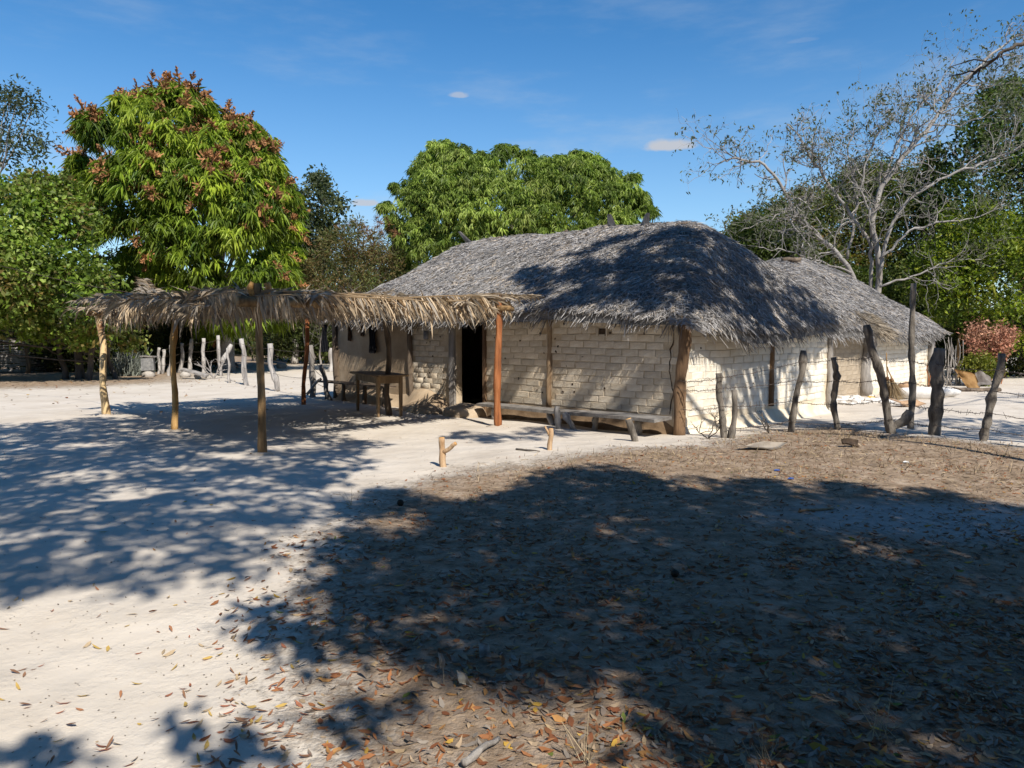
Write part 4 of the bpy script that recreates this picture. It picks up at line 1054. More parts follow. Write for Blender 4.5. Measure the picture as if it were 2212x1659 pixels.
def sheet(name, pts, thick, mat, label, cat, parent=None, wob=.0, n=7, m=9):
    """a bent sheet through four corners (bilinear), with thickness"""
    a, b, c, d = [np.asarray(p, float) for p in pts]; S, T = np.meshgrid(np.linspace(0, 1, n), np.linspace(0, 1, m), indexing='ij')
    S, T = S[..., None], T[..., None]; V = a * (1 - S) * (1 - T) + b * S * (1 - T) + c * S * T + d * (1 - S) * T
    nr = np.cross(b - a, d - a); nr /= np.linalg.norm(nr)
    V = V + nr * wob * (np.sin(S * 3.14) * 1.0 + .4 * np.sin(T * 7 + 1) + .3 * np.sin(S * 9 + T * 5)); V = V.reshape(-1, 3)
    i, j = np.meshgrid(np.arange(n - 1), np.arange(m - 1), indexing='ij'); F = np.stack([i * m + j, (i + 1) * m + j, (i + 1) * m + j + 1, i * m + j + 1], -1).reshape(-1, 4)
    per = [k * m for k in range(n)] + [(n - 1) * m + k for k in range(1, m)] + [k * m + m - 1 for k in range(n - 2, -1, -1)] + [k for k in range(m - 2, 0, -1)]
    e = np.array(per); N_ = len(V); F2 = np.stack([e, np.roll(e, -1), np.roll(e, -1) + N_, e + N_], -1)
    kw = {} if parent is not None else dict(label=label, cat=cat)
    return put(name, np.vstack([V, V - nr * thick]), [F, F[:, ::-1] + N_, F2], M[mat], parent, None, True, **kw)


k_ = 20.0 / FPX; Yw = 19.6
sheet('dark_board', [at(1938, 866, Yw - .1), at(1964, 868, Yw), at(1962, 850, Yw + .1), at(1938, 832, Yw + .2)], .02, 'hide_dark', 'dark triangular board leaning by the slanted broom', 'board', wob=.02)
g0 = G(1938, 878); sheet('cardboard_piece', [g0 + [-.32, 0, .16], g0 + [.0, -.22, .02], g0 + [.62, -.05, .03], g0 + [.35, .25, .10]], .01, 'cardboard', 'brown bent cardboard lying on the ground below the brooms', 'cardboard', wob=.06)
g0 = G(1985, 862); t = thing('white_sack', g0, 'white sack with brown open flap slumped at the annex wall', 'sack')
mb = MB(); mb.blob(g0 + [0, .1, .14], .52, .3, .2, rg, .18, zmin=0, nu=16, nv=9); mb.build('body', M['sack'], t, True)
mb = MB(); mb.blob(g0 + [-.28, .12, .30], .24, .16, .13, rg, .2, nu=12, nv=7); mb.build('flap', M['cardboard'], t, True)
g0 = G(2040, 858); mb = MB(); mb.blob(g0 + [0, .1, .12], .42, .25, .17, rg, .2, zmin=0); mb.build('white_bundle', M['sack'], None, True, label='low white bundle behind the thickest fence post', cat='bundle')
rb = thing('rubble_strip', G(1835, 868), 'low strip of broken pale plaster along the foot of the mud panel', 'rubble')
mb = MB()
for q in range(26):
    p = at(1800 + q * 5, 862, 0); c = G(1797 + rg.uniform(0, 125), 863 + rg.uniform(-5, 12)); mb.blob(c + [0, 0, .02], rg.uniform(.06, .19), rg.uniform(.06, .14), rg.uniform(.03, .10), rg, .25, nu=8, nv=5, ang=rg.uniform(0, 3))
mb.build('chunks', M['sack'], rb, False, kind='stuff')
g0 = G(1882, 864); mb = MB(); mb.blob(g0 + [0, 0, .04], .10, .07, .05, rg, .25); mb.build('yellow_rag', M['yellow_cloth'], None, True, label='small yellow rag on the pale rubble by the gnarled post', cat='rag')
bx = thing('wall_shelf_box', at(2008, 845, 20.6), 'small brown box with thin canes standing in it on the annex wall', 'box')
mb = MB(); mb.box(at(2012, 849, 20.9), .34, .2, .14, ANG2); mb.build('box', M['strap'], bx)
for du in (-6, 0, 5, 9):
    mb = MB(); mb.tube(wob_path(at(2009 + du * .6, 846, 20.9), at(2009 + du, 782 + abs(du), 20.9), 6, .02, rg), .012, 5); mb.build('cane', M['orange_wood'], bx, True)
# dried hide propped on a beam
hd = thing('dried_hide', G(2100, 843), 'stiff brown dried hide bent like an open book, propped on a log in the yard', 'hide'); Yh = float(G(2100, 843)[1])
sheet('flap', [at(2090, 838, Yh), at(2118, 840, Yh - .2), at(2106, 806, Yh + .3), at(2061, 797, Yh + .25)], .015, 'hide', None, None, hd, .10)
sheet('flap', [at(2110, 839, Yh - .1), at(2152, 838, Yh - .2), at(2138, 818, Yh + .3), at(2104, 807, Yh + .4)], .015, 'hide_dark', None, None, hd, .12)  # same hide, its shade painted by the darker material
mb = MB(); pole(mb, at(2040, 845, Yh - .45) , at(2160, 843, Yh - .3), .09, .085, rg, n=9); mb.build('log_beam', M['dark_wood'], None, True, label='dark log lying flat in front of the dried hide', cat='log')
# dry branches hanging at the annex corner
cb_ = HW(0.85, 16.4, 1.5); t = thing('dry_brushwood', HW(.8, 16.5, 0), 'bundle of dry brushwood stacked upright at the far annex corner', 'brushwood'); mb = MB()
for q in range(16):
    p0 = HW(.75 + rg.uniform(-.5, .2), 16.4 + rg.uniform(0, .7), 0); mb.tube(wob_path(p0, p0 + [rg.normal(-.15, .25), rg.normal(0, .2), rg.uniform(.8, 1.7)], 6, .05, rg), np.linspace(.022, .01, 6), 5)
mb.build('sticks', M['grey_wood'], t, kind='stuff')

# ------------------------------------------------------------------ foliage
def leaves(P, D, N, Ln, Wd, C, fold=.18, tipdroop=.12):
    """folded leaf: base, two sides, tip"""
    S = np.cross(D, N); S /= np.maximum(np.linalg.norm(S, axis=1, keepdims=True), 1e-6); Nn = np.cross(S, D)
    Ln, Wd = Ln[:, None], Wd[:, None]; m = P + D * Ln * .45
    T = P + D * Ln; T[:, 2:] -= tipdroop * Ln
    V = np.stack([P, m + S * Wd / 2 + Nn * Wd * fold, T, m - S * Wd / 2 + Nn * Wd * fold], 1).reshape(-1, 3)
    k = np.arange(len(P))[:, None] * 4
    return V, [np.vstack([k + np.array([[0, 1, 2]]), k + np.array([[0, 2, 3]])])], np.repeat(C, 4, axis=0)


def unit(v): return v / np.maximum(np.linalg.norm(v, axis=-1, keepdims=True), 1e-6)


def crown_blobs(poly, Y, T, n, r, rng, front=.6, back=.22):
    """clump centres filling a crown: its outline at distance Y, rounded to a depth of +-T metres"""
    poly = np.asarray(poly, float); lo, hi = poly.min(0), poly.max(0); P = []
    while len(P) < n:
        q = rng.uniform(lo, hi, (n * 3, 2)); q = q[inpoly(q, poly)]; P.extend(q.tolist())
    P = np.array(P[:n]); d = edgedist(P, poly); dm = np.percentile(d, 97); s = np.clip(d / dm, 0, 1); dep = T * np.sqrt(np.clip(1 - (1 - s) ** 2, 0, 1))
    k = rng.random(n); off = np.where(k < front, -dep * rng.uniform(.75, 1, n), np.where(k < front + back, dep * rng.uniform(.6, 1, n), rng.uniform(-.7, .7, n) * dep))
    rr = r * rng.uniform(.7, 1.25, n); px = FPX / Y
    # keep clumps inside the outline
    W = np.array([at(u, v, Y + o) for (u, v), o in zip(P, off)])
    rr = np.minimum(rr, np.maximum(d / px * 1.15, r * .35))
    return W, rr


def crown_leaves(W, rr, per, k, L, Wd, style, pal, rng, var=.3, upbias=.35):
    """per: leaf whorls per clump, k: leaves in a whorl"""
    nb = len(W); D0 = rng.standard_normal((nb, per, 3)); D0[..., 2] += upbias; D0 = unit(D0)
    A = W[:, None, :] + D0 * (rr[:, None, None] * rng.uniform(.55, 1.0, (nb, per, 1)) * np.array([1, 1, .85])); A = A.reshape(-1, 3); D0 = D0.reshape(-1, 3); n = len(A)
    tone = (np.clip(rng.normal(1, var * .5, (nb, 1)), .5, 1.6) * np.clip(rng.normal(1, var * .5, (nb, per)), .5, 1.6)).reshape(-1)
    hue = (rng.normal(0, 1, (nb, 1)) * .6 + rng.normal(0, 1, (nb, per)) * .6).reshape(-1)
    wsz = np.repeat(np.clip(rng.normal(1, .28, n), .5, 1.6), k); A2 = np.repeat(A, k, 0); O = np.repeat(D0, k, 0); tone = np.repeat(tone, k) * np.clip(rng.normal(1, .12, n * k), .6, 1.4); hue = np.repeat(hue, k)
    R = rng.standard_normal((n * k, 3))
    if style == 'droop':
        D = unit(O * .35 + unit(R * [1, 1, .3]) * rng.uniform(.25, .85, (n * k, 1)) + np.array([0, 0, -.85]) + .2 * R); N = unit(np.array([0, 0, 1.0]) + O * .5 + .2 * rng.standard_normal(R.shape)); Pp = A2 + rng.standard_normal(R.shape) * L * .16; dr = .25
    elif style == 'spray':
        D = unit(R + O * .8); N = unit(rng.standard_normal(R.shape) + [0, 0, 1.2]); Pp = A2 + R * L * .55; dr = .1
    else:
        D = unit(R + O * .4); N = unit(rng.standard_normal(R.shape) * .8 + O * .9 + [0, 0, .5]); Pp = A2 + rng.standard_normal(R.shape) * L * 1.0; dr = .1
    Ln = L * wsz * rng.uniform(.6, 1.2, n * k); Ww = Wd * rng.uniform(.75, 1.2, n * k)
    pal = np.asarray(pal, float); h = np.clip((hue + 1.6) / 3.2, 0, .999) * (len(pal) - 1); i = h.astype(int); f = (h - i)[:, None]
    C = (pal[i] * (1 - f) + pal[np.minimum(i + 1, len(pal) - 1)] * f) * tone[:, None]
    return leaves(Pp, D, N, Ln, Ww, np.clip(C, 0, 1), tipdroop=dr), A


def limb_tree(mb, base, top, targets, r0, rng, k=8, frac=(.25, .7), amp=.12, rl=.35):
    P = wob_path(base, top, 12, amp, rng); t = np.linspace(0, 1, 12); mb.tube(P, r0 * (1 - .6 * t) * (1 + .25 * np.exp(-t * 14)), k, True, .03, rng)
    for c in targets:
        f = rng.uniform(*frac); i = int(f * 11); p = P[i]; mid = (p + c) / 2 + rng.standard_normal(3) * amp + np.array([0, 0, -.1]) * np.linalg.norm(c - p)
        tt = np.linspace(0, 1, 9)[:, None]; Q = p * (1 - tt) ** 2 + 2 * mid * tt * (1 - tt) + c * tt ** 2; Q[1:-1] += rng.standard_normal((7, 3)) * amp * .25
        mb.tube(Q, np.linspace(r0 * rl * (1 - .4 * f), r0 * .07, 9), 6, False)


def tree(name, poly, Y, T, nb, r, per, k, L, Wd, style, pal, seed, label, trunk_uv=None, r0=.25, nl=10, bark='tree_bark', cat='tree', group=None, mat='leaf', front=.6, var=.3, base_v=None, trunks=None):
    rng = np.random.default_rng(seed); poly = np.asarray(poly, float); W, rr = crown_blobs(poly, Y, T, nb, r, rng, front)
    u0 = trunk_uv if trunk_uv is not None else poly[:, 0].mean(); b = at(u0, 725, Y); b[2] = float(hgt(b[0], b[1]))
    t = thing(name, b, label, cat, group)
    (V, F, C), A = crown_leaves(W, rr, per, k, L, Wd, style, pal, rng, var)
    put('crown', V, F, M[mat], t, C)
    top = np.array([b[0] + rng.normal(0, .3), b[1], np.percentile(W[:, 2], 60)])
    for q, (du, rs) in enumerate(trunks or [(0, 1)]):
        mb = MB(); bb = b + np.array([du * Y / FPX, rng.normal(0, .3) if q else 0, -.1]); sel = W[rng.choice(len(W), max(2, nl // len(trunks or [0])), replace=False)]
        tt = top + np.array([du * Y / FPX * 1.0, 0, 0]); tt[2] *= 1.0 if q == 0 else .62; limb_tree(mb, bb, tt, sel, r0 * rs, rng); mb.build('trunk', M[bark], t, True)
    return t, W, rr, A, rng


# flowering mango on the left
mango_poly = [(290, 188), (370, 182), (436, 204), (474, 250), (542, 268), (582, 298), (602, 346), (628, 404), (640, 470), (646, 540), (638, 610), (640, 690), (590, 712), (450, 712), (400, 680), (310, 660), (295, 600), (262, 560), (200, 512), (176, 470), (158, 390), (170, 304), (182, 244), (244, 224), (266, 198)]
t, W, rr, A, rng = tree('flowering_mango_tree', mango_poly, 33.0, 4.3, 190, .9, 34, 12, .42, .08, 'droop', [(.07, .12, .016), (.15, .22, .022), (.24, .32, .032), (.36, .43, .05)], 51,
                        'tall mango tree with rust coloured flower sprays rising behind the palm shelter', 487, .36, 16, 'silver_bark', var=.3)
u_, v_, _ = project(A); n_ = len(A); w_ = np.clip((640 - v_) / 420, .03, .8) * np.where(A[:, 1] < 33.5, 1, .2); clus = .5 + .5 * np.sin(A[:, 0] * 3.1 + 2 * np.sin(A[:, 2] * 2.3)) * np.sin(A[:, 2] * 3.4 + 1.7 * A[:, 0])
sel = A[rng.random(n_) < w_ * np.clip(clus, 0, 1) ** 1.3 * .42]
k_ = 34; m_ = len(sel); ax = unit(rng.standard_normal((m_, 3)) * .45 + unit(sel - W.mean(0)) * .5 + [0, 0, -.12]); tt = rng.uniform(.05, 1, (m_, k_, 1)); ln = rng.uniform(.4, .85, (m_, 1, 1))
P = sel[:, None] + ax[:, None] * ln * tt; D = unit(ax[:, None] * .5 + rng.standard_normal((m_, k_, 3)) * .8); Lf = (.36 * (1.15 - tt[..., 0])).reshape(-1); P = P.reshape(-1, 3); D = D.reshape(-1, 3)
g = (np.repeat(rng.uniform(.65, 1.25, m_), k_) * rng.uniform(.7, 1.25, m_ * k_))[:, None]; V, F, C = blades(P, D, Lf, np.full(len(P), .075), np.array([.36, .18, .08]) * g, rng, .5); put('flower_sprays', V, F, M['dry'], t, C)

# domed mango behind the house
cm_poly = [(826, 452), (838, 402), (884, 382), (902, 338), (936, 308), (990, 305), (1034, 328), (1082, 318), (1130, 324), (1200, 338), (1270, 326), (1332, 358), (1382, 384), (1402, 430), (1415, 470), (1390, 560), (1000, 640), (880, 640), (848, 590), (852, 530)]
tree('domed_mango_tree', cm_poly, 38.0, 5.5, 340, .8, 44, 10, .26, .06, 'droop', [(.09, .14, .025), (.17, .24, .04), (.27, .35, .07), (.38, .44, .12)], 52, 'broad domed mango tree behind the thatched house roof', 1110, .5, 14, 'tree_bark', var=.25)
# leafy round-leaved trees at the far left
cl_poly = [(-380, 370), (-100, 390), (0, 395), (60, 388), (105, 378), (150, 402), (192, 480), (217, 540), (247, 600), (254, 655), (334, 698), (338, 735), (210, 752), (60, 728), (-60, 705), (-380, 720)]
tree('cashew_tree', cl_poly, 27.0, 3.4, 230, .75, 30, 7, .20, .13, 'round', [(.045, .08, .012), (.10, .16, .018), (.17, .25, .03), (.26, .31, .09), (.19, .14, .04)], 53, 'round leaved bushy tree at the left edge with branches down to the ground', 110, .22, 16, 'dark_bark', var=.4, trunks=[(60, .7), (20, .5), (95, .5), (128, .45)])
tree('thin_crowned_tree', [(-180, 215), (0, 193), (60, 188), (122, 208), (108, 250), (126, 300), (62, 345), (0, 352), (-180, 345)], 42.0, 3.0, 60, .8, 9, 9, .30, .11, 'round', [(.03, .045, .02), (.06, .075, .03), (.10, .11, .06)], 54, 'thin open crowned tree showing above the left foliage against the sky', -40, .28, 26, 'tree_bark', front=.35)
tree('grey_green_tree', [(600, 560), (612, 470), (640, 402), (668, 376), (702, 384), (716, 436), (740, 440), (722, 484), (712, 530), (690, 580), (640, 620)], 42.0, 1.8, 60, .75, 16, 8, .26, .15, 'round', [(.04, .055, .025), (.08, .10, .045), (.13, .15, .07)], 55, 'open grey green tree standing just right of the flowering mango', 668, .22, 14, 'tree_bark')
# brown dry thicket between the mangoes
tree('brown_thicket', [(600, 660), (640, 610), (690, 520), (740, 488), (770, 468), (800, 500), (842, 488), (870, 560), (880, 640), (780, 690), (620, 700)], 34.0, 1.6, 130, .55, 16, 9, .18, .05, 'spray', [(.07, .10, .03), (.13, .15, .05), (.17, .13, .055), (.20, .12, .06)], 56, 'dry brown feathery thicket between the two mango trees', 745, .05, 34, 'tree_bark', cat='shrub', trunks=[(0, 1), (-50, 1), (50, .9), (90, .9), (-90, .8)])
# tall dry seed-head stalks that rise out of the thicket
rng = np.random.default_rng(57); b = at(770, 725, 34.5); b[2] = 0; t = thing('seed_stalk_plant', b, 'tall dry stalks with rusty seed heads above the brown thicket', 'plant'); mb = MB(); PP = []
for q in range(16):
    u = rng.uniform(700, 850); top = at(u + rng.normal(0, 10), rng.uniform(470, 540), 34.5 + rng.normal(0, .5)); b0 = at(u * .6 + 770 * .4, 725, 34.5); b0[2] = 0
    mb.tube(wob_path(b0, top, 8, .15, rng), np.linspace(.025, .008, 8), 4); PP += [top - [0, 0, rng.uniform(0, .5)] + rng.normal(0, .14, 3) for _ in range(4)]
mb.build('stalks', M['dark_bark'], t); PP = np.array(PP); P = np.repeat(PP, 26, 0); D = unit(rng.standard_normal(P.shape) + [0, 0, .3]); V, F, C = blades(P, D, rng.uniform(.10, .3, len(P)), np.full(len(P), .022), np.array([.20, .10, .05]) * rng.uniform(.7, 1.2, len(P))[:, None], rng, .6); put('seed_heads', V, F, M['dry'], t, C)

# right side
tree('dark_evergreen_tree', [(2000, 470), (2006, 330), (2080, 244), (2142, 188), (2215, 168), (2360, 150), (2480, 330), (2460, 560), (2250, 640), (2060, 570)], 36.0, 3.2, 150, .85, 22, 8, .25, .13, 'round', [(.02, .035, .008), (.045, .075, .013), (.085, .13, .02), (.15, .19, .035)], 58, 'tall dark evergreen at the right edge behind the bare tree', 2215, .3, 16, 'dark_bark', var=.4)
tree('leafy_tree', [(1570, 520), (1590, 478), (1640, 470), (1700, 428), (1762, 398), (1832, 378), (1902, 358), (1992, 378), (2052, 450), (2080, 620), (1900, 660), (1700, 640)], 38.0, 2.6, 280, .8, 24, 8, .22, .10, 'round', [(.035, .06, .012), (.08, .11, .018), (.13, .155, .03), (.18, .115, .045)], 59, 'brownish green leafy tree behind the bare tree and the annex roof', 1800, .25, 14, 'dark_bark', var=.35)
tree('yellow_green_tree', [(1960, 660), (1985, 540), (2040, 466), (2122, 446), (2215, 468), (2400, 470), (2440, 740), (2250, 760), (2120, 715), (2040, 690)], 27.5, 1.7, 150, .58, 20, 8, .19, .085, 'round', [(.035, .06, .008), (.095, .145, .013), (.18, .245, .022), (.31, .32, .035)], 60, 'sunlit yellow green slender tree over the reddish shrub', 2140, .08, 18, 'tan_pole', var=.35, trunks=[(0, 1), (-60, .8), (45, .9), (100, .8)])
tree('leafy_tree', [(1560, 560), (1575, 492), (1640, 470), (1720, 500), (1760, 560), (1900, 600), (1950, 660), (1800, 690), (1640, 640)], 31.0, 1.4, 150, .5, 18, 8, .20, .10, 'round', [(.035, .055, .012), (.075, .11, .018), (.12, .15, .03)], 61, 'low green leaves filling the gap right of the main roof ridge', 1690, .1, 8, 'dark_bark')
t, W, rr, A, rng = tree('red_leaved_shrub', [(2088, 722), (2098, 702), (2130, 696), (2165, 704), (2188, 720), (2186, 752), (2160, 775), (2110, 775), (2090, 752)], 24.5, .8, 46, .15, 9, 6, .11, .06, 'round', [(.30, .13, .085), (.40, .20, .13), (.46, .27, .18)], 62, 'shrub with reddish brown leaves on bare upright stems in the far yard', 2135, .02, 0, 'orange_wood', cat='shrub', mat='dry', trunks=[(0, 1), (-30, 1), (-18, .9), (-8, 1), (10, .9), (22, 1), (34, .9), (44, 1)])
tree('low_shrub', [(2082, 800), (2092, 780), (2120, 770), (2150, 782), (2158, 804), (2140, 826), (2100, 826)], 23.6, .5, 40, .17, 12, 6, .10, .07, 'round', [(.07, .09, .015), (.14, .16, .02), (.22, .21, .03)], 63, 'low yellowish green shrub in front of the red leaved one', 2120, .02, 6, 'tan_pole', cat='shrub')
# dark undergrowth
tree('leafy_bushes', [(590, 640), (610, 560), (700, 540), (790, 560), (880, 540), (900, 700), (760, 780), (600, 780)], 43.0, 2.0, 170, .75, 20, 8, .22, .11, 'round', [(.035, .05, .014), (.07, .09, .024), (.11, .13, .04), (.16, .13, .06)], 69, 'green bushes closing the gap behind the brown thicket', None, .08, 12, 'dark_bark', cat='bushes')
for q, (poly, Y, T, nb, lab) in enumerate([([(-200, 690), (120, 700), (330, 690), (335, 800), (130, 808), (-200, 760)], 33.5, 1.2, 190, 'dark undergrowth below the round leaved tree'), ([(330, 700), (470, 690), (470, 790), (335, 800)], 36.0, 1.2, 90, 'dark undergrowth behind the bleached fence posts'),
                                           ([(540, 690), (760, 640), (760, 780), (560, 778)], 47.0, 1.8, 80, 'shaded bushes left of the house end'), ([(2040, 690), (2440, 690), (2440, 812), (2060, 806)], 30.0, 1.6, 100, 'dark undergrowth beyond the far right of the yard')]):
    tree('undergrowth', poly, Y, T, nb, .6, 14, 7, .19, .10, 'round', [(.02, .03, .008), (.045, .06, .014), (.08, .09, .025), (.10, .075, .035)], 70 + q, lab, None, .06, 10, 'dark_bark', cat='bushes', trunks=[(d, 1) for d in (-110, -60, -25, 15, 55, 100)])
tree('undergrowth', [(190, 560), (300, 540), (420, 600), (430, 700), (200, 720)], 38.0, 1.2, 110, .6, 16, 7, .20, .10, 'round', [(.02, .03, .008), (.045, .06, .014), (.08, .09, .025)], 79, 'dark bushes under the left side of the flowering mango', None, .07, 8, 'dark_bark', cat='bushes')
# spiky plants at the bleached fence
for q, (u, v, h) in enumerate(((268, 812, 1.25), (286, 812, 1.35), (300, 810, 1.1), (240, 812, 1.0))):
    b = G(u, v); t = thing('spiky_plant', b, ('grey green spiky plant of upright blades, second from the grey box', 'tall grey spiky plant of upright blades near the grey box', 'spiky plant right beside the grey box on its stone', 'smallest spiky plant behind the flaking shelter post')[q], 'plant', 'spiky plants by the bleached fence'); n = 60
    P = b + rng.normal(0, .16, (n, 3)) * [1, 1, 0]; D = unit(rng.normal(0, .35, (n, 3)) + [0, 0, 1.1]); V, F, C = blades(P, D, h * rng.uniform(.45, 1, n), rng.uniform(.03, .07, n), np.array([.20, .22, .19]) * rng.uniform(.5, 1.3, n)[:, None], rng, .2); put('blades', V, F, M['dry'], t, C, kind='stuff')

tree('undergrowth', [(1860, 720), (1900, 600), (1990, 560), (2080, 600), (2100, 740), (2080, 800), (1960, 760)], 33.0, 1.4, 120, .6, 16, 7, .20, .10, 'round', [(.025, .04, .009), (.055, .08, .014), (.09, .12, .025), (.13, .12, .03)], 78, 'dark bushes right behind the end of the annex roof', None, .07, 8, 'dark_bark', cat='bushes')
# far woods closing the horizon all round
rng = np.random.default_rng(80); VV, FF, CC, base = [], [], [], 0
for q in range(1500):
    a = rng.uniform(0, 2 * math.pi); R = rng.uniform(62, 90); c = np.array([R * math.sin(a), R * math.cos(a), 0]); hh = rng.uniform(3, 7.5) * (.8 + .3 * math.sin(a * 9))
    m_ = 46; P = c + rng.standard_normal((m_, 3)) * [2.2, 2.2, 0] + np.array([0, 0, 1]) * rng.uniform(0, hh, (m_, 1)); D = unit(rng.standard_normal((m_, 3))); g = rng.uniform(.6, 1.3)
    V, F, C = leaves(P, D, unit(rng.standard_normal((m_, 3)) + [0, 0, 1]), rng.uniform(.9, 1.5, m_), rng.uniform(.5, .9, m_), np.array([.055, .07, .022]) * g * rng.uniform(.7, 1.3, m_)[:, None]); VV.append(V); FF.append(F[0] + base); CC.append(C); base += len(V)
for q in range(760):      # unseen tall trees added behind the viewer to block sky fill
    c = np.array([rng.uniform(-34, 30), rng.uniform(-30, -14.5), 0]); hh = rng.uniform(10.5, 14.5)
    if c[0] < -10: c[1] += rng.uniform(0, 8)
    if c[0] > 19: c[1] += rng.uniform(0, 13)
    m_ = 90; P = c + rng.standard_normal((m_, 3)) * [1.6, 1.6, 0] + np.array([0, 0, 1]) * rng.uniform(0, hh, (m_, 1)); D = unit(rng.standard_normal((m_, 3))); g = rng.uniform(.6, 1.3)
    V, F, C = leaves(P, D, unit(rng.standard_normal((m_, 3)) + [0, 0, 1]), rng.uniform(.5, .9, m_), rng.uniform(.3, .55, m_), np.array([.05, .065, .02]) * g * rng.uniform(.7, 1.3, m_)[:, None]); VV.append(V); FF.append(F[0] + base); CC.append(C); base += len(V)
put('distant_woods', np.vstack(VV), [np.vstack(FF)], M['leaf'], None, np.vstack(CC), label='far wooded edge closing the clearing, with unseen trees added behind the viewer to cut sky light', cat='woods', kind='stuff')


# ------------------------------------------------------------------ the silvery, almost bare tree behind the annex
def bare_tree():
    rng = np.random.default_rng(91); Y = 27.5; b = at(1885, 725, Y); b[2] = 0; t = thing('bare_silver_tree', b, 'nearly leafless silver barked tree spreading over the annex roof', 'tree')
    limbs = [([(1880, 720), (1905, 590), (1880, 480), (1905, 400), (1960, 330), (2010, 270), (2075, 180), (2140, 120), (2200, 75)], .25, .0, 0), ([(1870, 715), (1840, 580), (1780, 520), (1725, 470), (1690, 400), (1650, 355), (1590, 340), (1556, 352)], .20, -.6, -1.2),
             ([(1890, 700), (1880, 590), (1880, 520), (1820, 440), (1780, 380), (1745, 330), (1722, 290), (1700, 268)], .16, .3, -.4), ([(1895, 600), (1920, 500), (1960, 430), (2040, 380), (2120, 355), (2180, 330), (2230, 300)], .15, -.3, -1.5),
             ([(1900, 560), (1960, 500), (2030, 480), (2110, 470), (2170, 440)], .10, -.8, -1.8), ([(1830, 560), (1850, 450), (1840, 380), (1830, 320), (1850, 270)], .12, .6, .8), ([(1905, 400), (1930, 330), (1960, 260), (2010, 205), (2060, 130)], .10, .4, 1.0),
             ([(1880, 470), (1855, 400), (1880, 330), (1900, 280), (1925, 235)], .09, -.4, -.9), ([(1780, 520), (1735, 480), (1690, 460), (1650, 480), (1600, 500)], .08, -.9, -1.5), ([(1840, 590), (1760, 560), (1690, 540), (1640, 535)], .08, -1.2, -2.0),
             ([(1900, 620), (1990, 590), (2060, 560), (2120, 560)], .08, -1.3, -2.0), ([(2075, 180), (2130, 190), (2175, 160), (2205, 118)], .06, 0, .4), ([(2010, 270), (2075, 270), (2130, 250), (2150, 225)], .06, 0, -.5)]
    tips = []; wood = MB(); LP = []
    for pts, r, d0, d1 in limbs:
        n = len(pts); Q = np.array([at(u, v, Y + d0 + (d1 - d0) * i / (n - 1)) for i, (u, v) in enumerate(pts)]); Q[:, 2] = np.maximum(Q[:, 2], 0 if r > .12 else -9)
        tt = np.linspace(0, n - 1, n * 4); P = np.stack([np.interp(tt, np.arange(n), Q[:, c]) for c in range(3)], 1); P[1:-1] = (P[:-2] + P[1:-1] * 2 + P[2:]) / 4; P[1:-1] += rng.standard_normal(P[1:-1].shape) * .03
        r = r * .5; R = np.linspace(r, r * .25, len(P)); mb = MB(); mb.tube(P, R, 8, True, .04, rng); mb.build('limb' if r < .095 else 'trunk', M['silver_bark'], t, True)
        for i in range(int(len(P) * .22), len(P)): LP.append((P[i], R[i], unit(P[min(i + 1, len(P) - 1)] - P[i - 1])))
    tw = MB()
    def go(p, d, L, r, lvl):
        n = 6; Q = [p]; dd = d.copy()
        for _ in range(n - 1):
            dd = unit(dd + rng.standard_normal(3) * .33 + np.array([0, 0, .06])); Q.append(Q[-1] + dd * L / (n - 1))
        Q = np.array(Q); tw.tube(Q, np.linspace(r, r * .5, n), 4 if lvl > 0 else 3, False)
        if lvl == 0: tips.append(Q[-1]); tips.append(Q[3]); return
        for _ in range(3 if lvl > 1 else 4):
            i = rng.integers(1, n); nd = unit(dd * .6 + rng.standard_normal(3) * .7 + [0, 0, .12]); go(Q[i], nd, L * rng.uniform(.45, .7), r * .55, lvl - 1)
    for i in rng.choice(len(LP), 270):
        p, r, d = LP[i]; nd = unit(d * .4 + rng.standard_normal(3) * [.8, .6, .6] + [0, 0, .25]); go(p, nd, rng.uniform(.8, 1.6), min(r * .5, .034), 2)
    tw.build('twigs', M['silver_bark'], t, kind='stuff')
    T = np.array(tips); T = T[rng.random(len(T)) < .5]; u, v, f = project(T); P = np.repeat(T, 2, 0); n = len(P); D = unit(rng.standard_normal((n, 3)) + [0, 0, -.5])
    C = np.array([.10, .115, .055]) * rng.uniform(.5, 1.5, n)[:, None]; V, F, C = leaves(P + rng.normal(0, .05, P.shape), D, unit(rng.standard_normal((n, 3))), rng.uniform(.10, .2, n), rng.uniform(.04, .075, n), C); put('sparse_leaves', V, F, M['leaf'], t, C)


bare_tree()


# ------------------------------------------------------------------ trees beside and behind the viewer: their crowns give the dappled shade
def roofpt(u, v):
    d = ray(u, v); o = np.array([0, 0, CAMH]); best = None
    for t in np.linspace(10, 20, 200):
        p = o + d * t; q = p[:2] - C0; a, b = q @ E1, q @ E2
        if MAIN.a0 < a < MAIN.a1 and MAIN.b0 < b < MAIN.b1 and p[2] < float(MAIN.z(np.array([a]), np.array([b]))[0]): return p
    return None


def poly_pts(poly_px, step, rng):
    g = np.array([G(u, v)[:2] for u, v in poly_px]); lo, hi = g.min(0), g.max(0); X, Y = np.meshgrid(np.arange(lo[0], hi[0], step), np.arange(lo[1], hi[1], step)); P = np.stack([X.ravel(), Y.ravel()], 1); P = P + rng.uniform(-.5, .5, P.shape) * step
    return P[inpoly(P, g)]


def lift(G3, h):
    G3 = np.asarray(G3, float); return G3 + TOSUN * ((h - G3[2]) / TOSUN[2])


